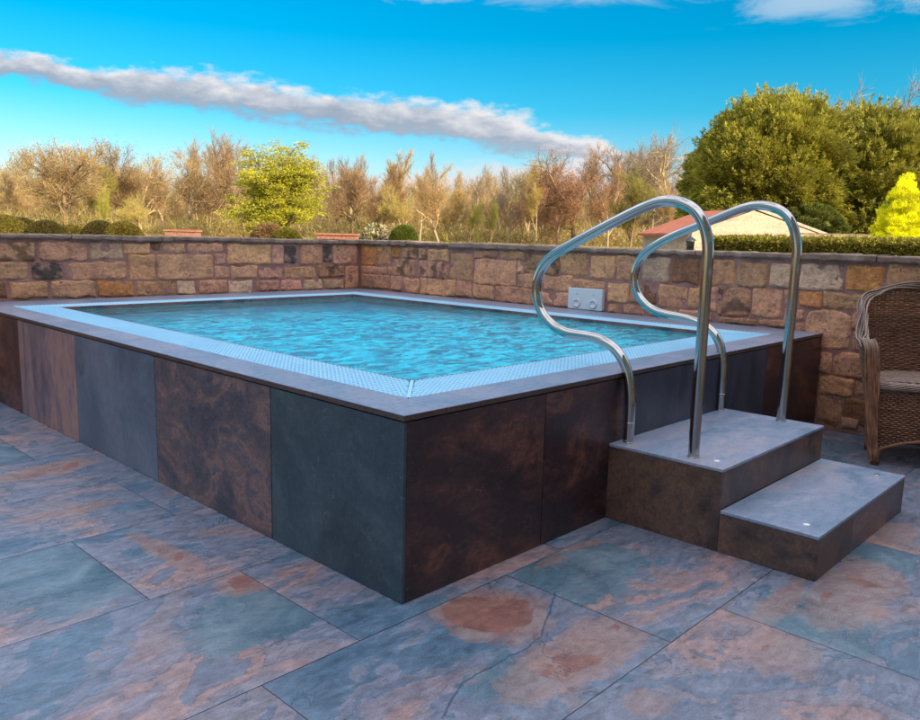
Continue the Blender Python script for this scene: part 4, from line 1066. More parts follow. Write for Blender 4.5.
clipped_dome(10.0, 15.6, 1.33, .40, 'small olive rounded shrub at the foot of the bright green tree', (.20, .17, .02), .8, None, 'rounded_shrub', 'shrub')
clipped_dome(14.06, 15.57, 1.53, .42, 'green rounded shrub right of the cream flowering bush', (.13, .15, .015), 1, None, 'rounded_shrub', 'shrub')
# cream flowering bush
def flower_bush():
    x, y = 14.17, 16.92; o = thing('flowering_bush', 'cream flowering bush above the inner corner of the stone walls', 'bush', (x, y, terr(x, y) - .03)); n = 5000
    th_ = nrg.uniform(0, 2 * math.pi, n); c = nrg.uniform(0, 1, n); s_ = np.sqrt(1 - c * c); h = 1.53 - terr(x, y); r_ = nrg.uniform(.75, 1.08, n)
    P = np.stack([.56 * s_ * np.cos(th_) * r_, .56 * s_ * np.sin(th_) * r_, h * .35 + h * .65 * c * r_], 1); D = np.stack([s_ * np.cos(th_), s_ * np.sin(th_), c], 1)
    cl = colvar((.62, .50, .30), n, .15); k = nrg.uniform(0, 1, n) < .35; cl[k] = colvar((.16, .15, .04), int(k.sum()))
    leaf_mesh('flowers', P, D, .09, cl, M['leaf'], o, .8, .7)
    b = MB()
    for i in range(9): a = i * .7; b.tube([(0, 0, 0), (.15 * math.cos(a), .15 * math.sin(a), h * .5), (.4 * math.cos(a), .4 * math.sin(a), h * .8)], .012, 5, col=(.2, .13, .08))
    b.obj('stems', M['bark'], o)
flower_bush()
# low red brick planters
def planter(x, y, w, top, label):
    z0 = terr(x, y) - .05; dirv = math.atan2(.69, -.72) if False else -.81
    o = thing('brick_planter', label, 'planter', (x, y, z0), dirv); h = top - z0
    b = MB(); b.box(-w / 2, -.3, 0, w / 2, .3, h - .07); b.obj('wall', M['brick'], o)
    b = MB(); b.box(-w / 2 - .04, -.34, h - .069, w / 2 + .04, .34, h); b.obj('coping', M['brick'], o)
planter(14.56, 19.4, 1.3, 1.27, 'low red brick planter seen just left of the cream flowering bush')
planter(10.98, 23.15, 1.0, 1.27, 'low red brick planter seen between the clipped domes and the tall bare trunks')
# clipped hedge
def hedge():
    x0, x1, y0, y1, top = 7.0, 7.7, -7.0, 2.50, 1.272; z0 = terr(7.3, 0) - .05
    o = thing('clipped_hedge', 'long flat topped clipped hedge just beyond the right stone wall', 'hedge', (7.35, -2.2, 0)); ox, oy = 7.35, -2.2
    n = 60000; P = []; D = []
    y = nrg.uniform(y0, y1, n); z = nrg.uniform(.55, top, n); P.append(np.stack([np.full(n, x0) + nrg.normal(0, .02, n), y, z], 1)); D.append(np.tile([-1, 0, .3], (n, 1)))
    y = nrg.uniform(y0, y1, n // 2); x = nrg.uniform(x0, x1, n // 2); P.append(np.stack([x, y, top + nrg.normal(0, .014, n // 2)], 1)); D.append(np.tile([0, 0, 1.], (n // 2, 1)))
    m = 4000; P.append(np.stack([nrg.uniform(x0, x1, m), np.full(m, y1), nrg.uniform(.3, top, m)], 1)); D.append(np.tile([0, 1., .2], (m, 1)))
    P = np.concatenate(P) - np.array([ox, oy, 0]); D = np.concatenate(D)
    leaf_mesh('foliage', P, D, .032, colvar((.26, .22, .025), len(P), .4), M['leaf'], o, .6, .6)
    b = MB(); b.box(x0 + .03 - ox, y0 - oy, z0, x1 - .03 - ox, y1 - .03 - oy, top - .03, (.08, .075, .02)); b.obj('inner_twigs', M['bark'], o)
hedge()

# stone hut with a red tiled roof
def hut():
    A = Vector((26.26, 10.33)); perp = Vector((.57, .82)).normalized(); g = Vector((perp.y, -perp.x))
    zb = terr(27, 11) - .3; gz = 2.49; half = 2.75; Rt = A + g * half; Lf = A - g * 2.35; ev = 1.58; dp = 4.1; evL = 1.62
    o = thing('stone_hut', 'small sandstone outbuilding with a stepped gable and a red clay tiled roof', 'outbuilding', (A.x, A.y, zb)); ox = Vector((A.x, A.y))
    def P(q, z): return (q.x - ox.x, q.y - ox.y, z - zb)
    Rt2 = A + g * half * 1.15
    b = MB(); f0 = [P(Lf, zb), P(Rt2, zb), P(Rt2, ev), P(A, gz - .05), P(Lf, evL)]; bk = [P(q + perp * dp, z) for q, z in ((Lf, zb), (Rt2, zb), (Rt2, ev), (A, gz - .05), (Lf, evL))]
    b.add(f0 + bk, [[0, 1, 2, 3, 4], [9, 8, 7, 6, 5], [0, 4, 9, 5], [1, 6, 7, 2]]); b.obj('wall', M['hutstone'], o)
    def slab(p, q, zp, zq, d0, d1, th_, nm, m_):
        bb = MB(); V = []
        for (w, z) in ((p, zp), (q, zq)):
            for d in (d0, d1):
                for k in (0, th_): V.append(P(w + perp * d, z + k))
        bb.add(V, [[0, 2, 6, 4], [1, 5, 7, 3], [0, 1, 3, 2], [4, 6, 7, 5], [0, 4, 5, 1], [2, 3, 7, 6]]); return bb.obj(nm, m_, o)
    slab(Lf - g * .25, A, evL - .13, gz - .05, .30, dp, .08, 'roof', M['roof']); slab(A, Rt2 + g * .2, gz - .05, ev - .1, .30, dp, .08, 'roof', M['roof'])
    slab(Lf - g * .05, A, evL + .0, gz + .0, -.05, .29, .1, 'gable_coping', M['hutstone']); slab(A + g * .001, Rt2 + g * .05, gz + .0, ev - .02, -.05, .29, .1, 'gable_coping', M['hutstone'])
hut()
# low rendered wall piece right of the hut
o = thing('garden_wall', 'low pale sandstone wall running from the hut behind the hedge', 'wall', (27.5, 8.6, 0))
b = MB(); V = []
for (x, y) in ((27.0, 9.0), (29.6, 5.9)):
    for w in (0, .35):
        for z in (terr(28, 8) - .3, 1.62): V.append((x - 27.5 + w, y - 8.6 + w * .8, z))
b.add(V, [[0, 2, 6, 4], [1, 5, 7, 3], [0, 1, 3, 2], [4, 6, 7, 5], [0, 4, 5, 1], [2, 3, 7, 6]]); b.obj('masonry', M['hutstone'], o)
b = MB(); V = [(x, y, z + (.0 if i % 2 == 0 else 0)) for i, (x, y, z) in enumerate([(a[0], a[1], 1.621 if i % 2 == 0 else 1.68) for i, a in enumerate(V)])]
b.add(V, [[0, 2, 6, 4], [1, 5, 7, 3], [0, 1, 3, 2], [4, 6, 7, 5], [0, 4, 5, 1], [2, 3, 7, 6]]); b.obj('coping', M['cope'], o)
# lantern on the right stone wall's outer side, beside the hut
def lantern():
    x, y = 7.0, 2.70; o = thing('garden_lantern', 'small black lantern on a post between the hut and the end of the hedge', 'lantern', (x, y, terr(x, y)), .4)
    h = 1.15
    b = MB(); b.lathe([(.05, 0), (.05, .02), (.018, .03), (.018, h - .02), (.04, h)], 0, 0, 10); b.obj('post', M['dark_metal'], o)
    b = MB(); b.box(-.032, -.032, h + .01, .032, .032, h + .10); b.obj('pane', M['glass'], o)
    b = MB()
    for sx in (-1, 1):
        for sy in (-1, 1): b.tube([(sx * .035, sy * .035, h), (sx * .042, sy * .042, h + .105)], .004, 4)
    b.lathe([(.055, h), (.055, h + .009)], 0, 0, 4); b.lathe([(.07, h + .105), (.05, h + .125), (.015, h + .15), (.008, h + .17)], 0, 0, 4); b.obj('cage', M['dark_metal'], o)
lantern()

# ------------------------------------------------------------------ conifers
def conifer(x, y, r_, top, label, col, name='conifer', nclump=190, per=420, shape='dome', leaf=.11, droop=-.25, core=.74):
    z0 = terr(x, y) - .05; h = top - z0; o = thing(name, label, 'tree', (x, y, z0)); P, D, C_ = [], [], []
    for i in range(nclump):
        # golden-angle spread over the crown surface
        f = (i + .5) / nclump; a = i * 2.39996; 
        if shape == 'dome':
            zc_ = 1 - f * 1.28; zc_ = max(-.28, zc_); rr = math.sqrt(max(0, 1 - max(0, zc_) ** 2)) * (1.0 if zc_ > 0 else 1.0)
            cx, cy, cz = r_ * rr * math.cos(a), r_ * rr * math.sin(a), h * .36 + h * .64 * zc_ * (1 if zc_ > 0 else 1.0)
        else:
            zc_ = 1 - f ** .62; rr = (1 - zc_) ** .75; cx, cy, cz = r_ * rr * math.cos(a), r_ * rr * math.sin(a), h * .05 + h * .95 * zc_
        q = rng.uniform(.85, 1.07) if shape == 'dome' else rng.uniform(.86, 1.04); cx *= q; cy *= q; cz *= .96 + .05 * rng.random()
        sz = (.085 if shape == 'dome' else .13) * r_ * rng.uniform(.8, 1.5) * 1.25; m = per
        u = nrg.normal(0, 1, (m, 3)); u /= np.linalg.norm(u, axis=1)[:, None]; rad = nrg.uniform(.35, 1, (m, 1)) ** .5
        out = np.array([cx, cy, (cz - h * .4)]); out = out / (np.linalg.norm(out) + 1e-9)
        pp = np.array([cx, cy, cz]) + u * rad * sz * np.array([1, 1, .78 if shape == 'dome' else .62])
        # push each clump into a drooping fan
        lobe = 1 + .075 * math.sin(a * 3 + x) + .06 * math.sin(cz * 2.3 + a * 5); pp[:, :2] *= lobe
        pp[:, 2] += droop * .5 * ((u @ out) * rad[:, 0]) ** 2 * sz
        P.append(pp); D.append(np.tile(out + np.array([0, 0, .25 + droop]), (m, 1)) + u * .6)
        if shape == 'dome' and rng.random() < .16: P.pop(); D.pop(); continue
        C_.append(colvar(np.array(col) * rng.uniform(.65, 1.3), m, .35, .08))
    if shape == 'dome' and r_ > 2:
        for i in range(620):
            f = rng.random(); a = rng.uniform(0, 6.283); zc_ = max(-.2, 1 - f * 1.2); rr = math.sqrt(max(0, 1 - max(0, zc_) ** 2)); lb = 1 + .075 * math.sin(a * 3 + x)
            c0 = np.array([r_ * rr * math.cos(a) * lb, r_ * rr * math.sin(a) * lb, h * .36 + h * .64 * zc_]) * .99
            out = c0 - np.array([0, 0, h * .35]); out /= np.linalg.norm(out); out = out + np.array([rng.gauss(0, .25), rng.gauss(0, .25), rng.uniform(-.1, .35)]); out /= np.linalg.norm(out)
            m = 46; tt_ = nrg.uniform(0, 1, m); ln_ = rng.uniform(.35, .95)
            P.append(c0 + out * (tt_ * ln_)[:, None] + nrg.normal(0, 1, (m, 3)) * (.085 * (1 - tt_) + .02)[:, None]); D.append(np.tile(out, (m, 1)) + nrg.normal(0, .4, (m, 3))); C_.append(colvar(np.array(col) * rng.uniform(.7, 1.3), m, .3, .06))
    P = np.concatenate(P); k = P[:, 2] > .02
    leaf_mesh('crown', P[k], np.concatenate(D)[k], leaf, np.concatenate(C_)[k], M['leaf'], o, .34, .30)
    # solid core closes the view through, its foliage colour darkened like inner shade
    n1_, n2_ = 40, 24; V = []
    for j in range(n2_):
        for i in range(n1_):
            a = 2 * math.pi * i / n1_; f = j / (n2_ - 1)
            if shape == 'dome': zc_ = -.36 / .64 * .98 + (1 + .36 / .64 * .98) * f; rr = math.sqrt(max(0, 1 - max(0, zc_) ** 2)) * core; zz = h * .36 + h * .64 * zc_ * (core + .08)
            else: rr = (1 - f) ** .75 * core * .8; zz = h * .04 + h * .9 * f
            k_ = (1 + .05 * math.sin(a * 3 + x)) + .12 * noise.noise(Vector((math.cos(a) * 3, math.sin(a) * 3, f * 6 + x)))
            V.append((r_ * rr * math.cos(a) * k_, r_ * rr * math.sin(a) * k_, max(.05, zz)))
    q4 = np.array([[j * n1_ + i, j * n1_ + (i + 1) % n1_, (j + 1) * n1_ + (i + 1) % n1_, (j + 1) * n1_ + i] for j in range(n2_ - 1) for i in range(n1_)])
    link('shaded_core', fastmesh('shaded_core', np.array(V), quads=q4, cols=np.tile(np.array(col) * .55, (len(V), 1)), smooth=True), M['bark'], o)
    b = MB(); b.tube([(0, 0, -.2), (0, 0, h * .5)], [r_ * .06, r_ * .04], 8, col=(.14, .09, .06)); b.obj('trunk', M['bark'], o)
cgreen = (.37, .33, .045)
conifer(36.4, 14.0, 3.9, 8.0, 'large dense evergreen behind the hut, tallest mass, filling the sky above its gable', cgreen, nclump=640, per=560, leaf=.15)
conifer(38.9, 10.6, 3.2, 7.4, 'slightly lower dense evergreen merging with the right flank of the tallest one', (.35, .31, .045), nclump=460, per=520, leaf=.15)
conifer(41.5, 8.2, 3.6, 7.5, 'far dense evergreen cut by the right edge of the photo', (.32, .29, .045), nclump=400, per=460, leaf=.18)
conifer(33.8, 11.2, 1.7, 3.0, 'low green laurel bush under the big evergreens, just above the hedge', (.15, .165, .03), 'evergreen_bush', 80, 420, leaf=.13)
conifer(22.9, 4.6, 1.02, 3.2, 'bright yellow golden conifer at the right edge above the hedge', (.84, .80, .012), 'golden_conifer', 150, 420, 'cone', .055, .2, .84)
conifer(16.4, 16.1, .16, 1.47, 'tiny golden conifer standing right of the green rounded shrub', (.5, .42, .02), 'dwarf_conifer', 20, 150, 'cone', .03, .2)

# ------------------------------------------------------------------ broadleaved trees
def grow(seed, H_, spread=.5, levels=5, trunk_frac=.35, up=.25, nb=(5, 4, 4, 3, 3), r0=None, lean=0.0, wob=.12, taper=.62, tl=.5, c0=.8):
    """recursive limbs; returns segment lists per level and the twig tips"""
    r_ = random.Random(seed); segs = []; tips = []
    def branch(p, d, L_, rad, lv):
        n = 6 if lv == 0 else (4 if lv < 3 else 3); pts = [p]; rr = [rad]; q = p.copy(); dd = d.copy()
        for i in range(n):
            dd = (dd + Vector((r_.gauss(0, wob), r_.gauss(0, wob), r_.gauss(0, wob * .6) + up * .10 * (lv > 0)))).normalized()
            q = q + dd * (L_ / n); pts.append(q.copy()); rr.append(rad * (1 - (1 - taper) * (i + 1) / n))
        segs.append((lv, pts, rr))
        if lv >= levels: tips.append((q, dd, L_)); return
        k = nb[min(lv, len(nb) - 1)]
        for j in range(k):
            f = (trunk_frac + (1 - trunk_frac) * (j + r_.random()) / k) if lv == 0 else (.3 + .7 * (j + r_.random()) / k)
            i = min(n - 1, int(f * n)); w = f * n - i; bp = pts[i].lerp(pts[i + 1], min(1, w)); br = rr[i] * .62
            a = r_.uniform(0, 2 * math.pi); pv = dd.orthogonal().normalized(); pv = Matrix.Rotation(a, 3, dd) @ pv
            sp_ = spread * r_.uniform(.7, 1.3); nd = (dd * math.cos(sp_) + pv * math.sin(sp_) + Vector((0, 0, up * .5))).normalized()
            branch(bp, nd, L_ * r_.uniform(.5, .72) * (1.0 if lv else c0), br, lv + 1)
        branch(pts[-1], (dd + Vector((r_.gauss(0, .2), r_.gauss(0, .2), .1))).normalized(), L_ * (.6 if lv else .6 * c0 / .8), rr[-1], lv + 1)
    branch(Vector((0, 0, 0)), Vector((lean, 0, 1)).normalized(), H_ * tl, r0 or H_ * .014, 0)
    return segs, tips

def limbs_to_mesh(segs, name, lv_lo, lv_hi, col, sides, parent, mat_, rmin=.006):
    VV, QQ, CC = [], [], []; n = 0
    for lv, pts, rr in segs:
        if not lv_lo <= lv <= lv_hi: continue
        P = np.array([tuple(p) for p in pts]); R_ = np.maximum(np.array(rr), rmin); T = np.gradient(P, axis=0); T /= np.linalg.norm(T, axis=1)[:, None] + 1e-9
        a = np.array([1.0, 0, 0]) if abs(T[0][0]) < .8 else np.array([0, 1.0, 0]); u = np.cross(T, a); u /= np.linalg.norm(u, axis=1)[:, None] + 1e-9; w = np.cross(T, u)
        an = np.arange(sides) * 2 * math.pi / sides
        V = P[:, None, :] + R_[:, None, None] * (np.cos(an)[None, :, None] * u[:, None, :] + np.sin(an)[None, :, None] * w[:, None, :])
        m = len(P); ii = np.arange(m * sides).reshape(m, sides) + n
        QQ.append(np.concatenate([np.stack([ii[:-1, k], ii[:-1, (k + 1) % sides], ii[1:, (k + 1) % sides], ii[1:, k]], -1) for k in range(sides)]))
        VV.append(V.reshape(-1, 3)); n += m * sides; CC.append(np.tile(np.array(col) * rng.uniform(.8, 1.2), (m * sides, 1)))
    return link(name, fastmesh(name, np.concatenate(VV), quads=np.concatenate(QQ), cols=np.concatenate(CC), smooth=True), mat_, parent)

def hairs(tips, k, ln, wd, col, var, extra=None):
    """fine last twigs at the ends of the limbs, long thin triangles"""
    n = len(tips) * k; B = np.repeat(np.array([tuple(t_[0]) for t_ in tips]), k, 0); D = np.repeat(np.array([tuple(t_[1]) for t_ in tips]), k, 0); L_ = np.repeat(np.array([t_[2] for t_ in tips]), k)
    B = B - D * (nrg.uniform(0, .9, n) * L_)[:, None]; D2 = D + nrg.normal(0, .55, (n, 3)) + np.array([0, 0, .15]); D2 /= np.linalg.norm(D2, axis=1)[:, None]
    S_ = np.cross(D2, nrg.normal(0, 1, (n, 3))); S_ /= np.linalg.norm(S_, axis=1)[:, None] + 1e-9; le = ln * nrg.uniform(.5, 1.5, n)
    V = np.stack([B - S_ * wd / 2, B + S_ * wd / 2, B + D2 * le[:, None]], 1).reshape(-1, 3)
    return V, np.repeat(colvar(col, n, var), 3, axis=0)

PROTO = {}
def proto(kind, seed):
    """bare tree shapes in metres; returns meshes (trunk, crown)"""
    K = dict(
        round=dict(H_=9.5, spread=.85, nb=(8, 4, 4, 3), trunk_frac=.35, up=.16, wob=.17, r0=.24, tl=.45, c0=.95),
        tall=dict(H_=15.0, spread=.50, nb=(7, 4, 3, 3), trunk_frac=.62, up=.40, wob=.09, r0=.17, tl=.72, c0=.42),
        slim=dict(H_=12.0, spread=.40, nb=(8, 3, 3, 3), trunk_frac=.30, up=.55, wob=.07, r0=.13, tl=.6, c0=.50),
        bushy=dict(H_=9.0, spread=.60, nb=(9, 4, 3, 3), trunk_frac=.15, up=.32, wob=.13, r0=.15, tl=.5, c0=.75))[kind]
    segs, tips = grow(seed, levels=4, **K)
    h = max(p.z for lv, pts, rr in segs for p in pts)
    return segs, tips, h
def bare_tree(px_x, px_y, top, kind, seed, label, bark=(.42, .30, .18), twig=(.36, .22, .11), k=9, ln=.75, wd=.022, group=None, name='bare_tree', buds=None, wscale=1.0):
    key = (kind, seed, bark, twig, k, buds, wscale)
    z0 = terr(px_x, px_y) - .1
    if key not in PROTO:
        segs, tips, h = proto(kind, seed)
        o = thing(name, label, 'tree', (px_x, px_y, z0), 0, group)
        tr = limbs_to_mesh(segs, 'trunk', 0, 2, bark, 5, o, M['bark'], .028)
        V, C_ = hairs(tips, k, ln, wd, twig, .35)
        seg2 = [s_ for s_ in segs if s_[0] >= 3]
        VV, QQ, CC = [], [], []; n = 0
        for lv, pts, rr in seg2:
            for i in range(len(pts) - 1):
                a, b_ = pts[i], pts[i + 1]; d = (b_ - a); s_ = d.orthogonal().normalized() * max(rr[i], .017); s2 = d.cross(s_).normalized() * max(rr[i], .017)
                VV += [tuple(a - s_), tuple(a + s_), tuple(b_ + s_ * .7), tuple(b_ - s_ * .7), tuple(a - s2), tuple(a + s2), tuple(b_ + s2 * .7), tuple(b_ - s2 * .7)]; QQ += [[n, n + 1, n + 2, n + 3], [n + 4, n + 5, n + 6, n + 7]]; n += 8
        VV = np.array(VV); c2 = colvar(np.array(bark) * .5 + np.array(twig) * .5, len(VV) // 4, .2).repeat(4, axis=0)
        Vs = [VV, V]; Cs = [c2, C_]
        if buds:
            m = len(tips) * 10; B = np.array([tuple(t_[0]) for t_ in tips]); B = np.repeat(B, 10, 0) + nrg.normal(0, .32, (m, 3))
            d = nrg.normal(0, 1, (m, 3)); d /= np.linalg.norm(d, axis=1)[:, None]; s_ = np.cross(d, nrg.normal(0, 1, (m, 3))); s_ /= np.linalg.norm(s_, axis=1)[:, None] + 1e-9
            Vs.append(np.stack([B - s_ * .035, B + s_ * .035, B + d * .11], 1).reshape(-1, 3)); Cs.append(np.repeat(colvar(buds, m, .3), 3, axis=0))
        Va = np.concatenate(Vs); T = (np.arange(len(Va) - len(VV)) + len(VV)).reshape(-1, 3)
        cw = link('crown', fastmesh('crown', Va, quads=np.array(QQ), tris=T, cols=np.concatenate(Cs)), M['leaf'], o)
        PROTO[key] = (tr, cw, h)
    else:
        tr0, cw0, h = PROTO[key]; o = thing(name, label, 'tree', (px_x, px_y, z0), 0, group)
        for s_ in (tr0, cw0): c_ = s_.copy(); COL.objects.link(c_); c_.parent = o
    sc = (top - z0) / PROTO[key][2] * 1.06; o.scale = (sc * wscale, sc * wscale, sc); o.rotation_euler.z = rng.uniform(0, 6.28)
    return o

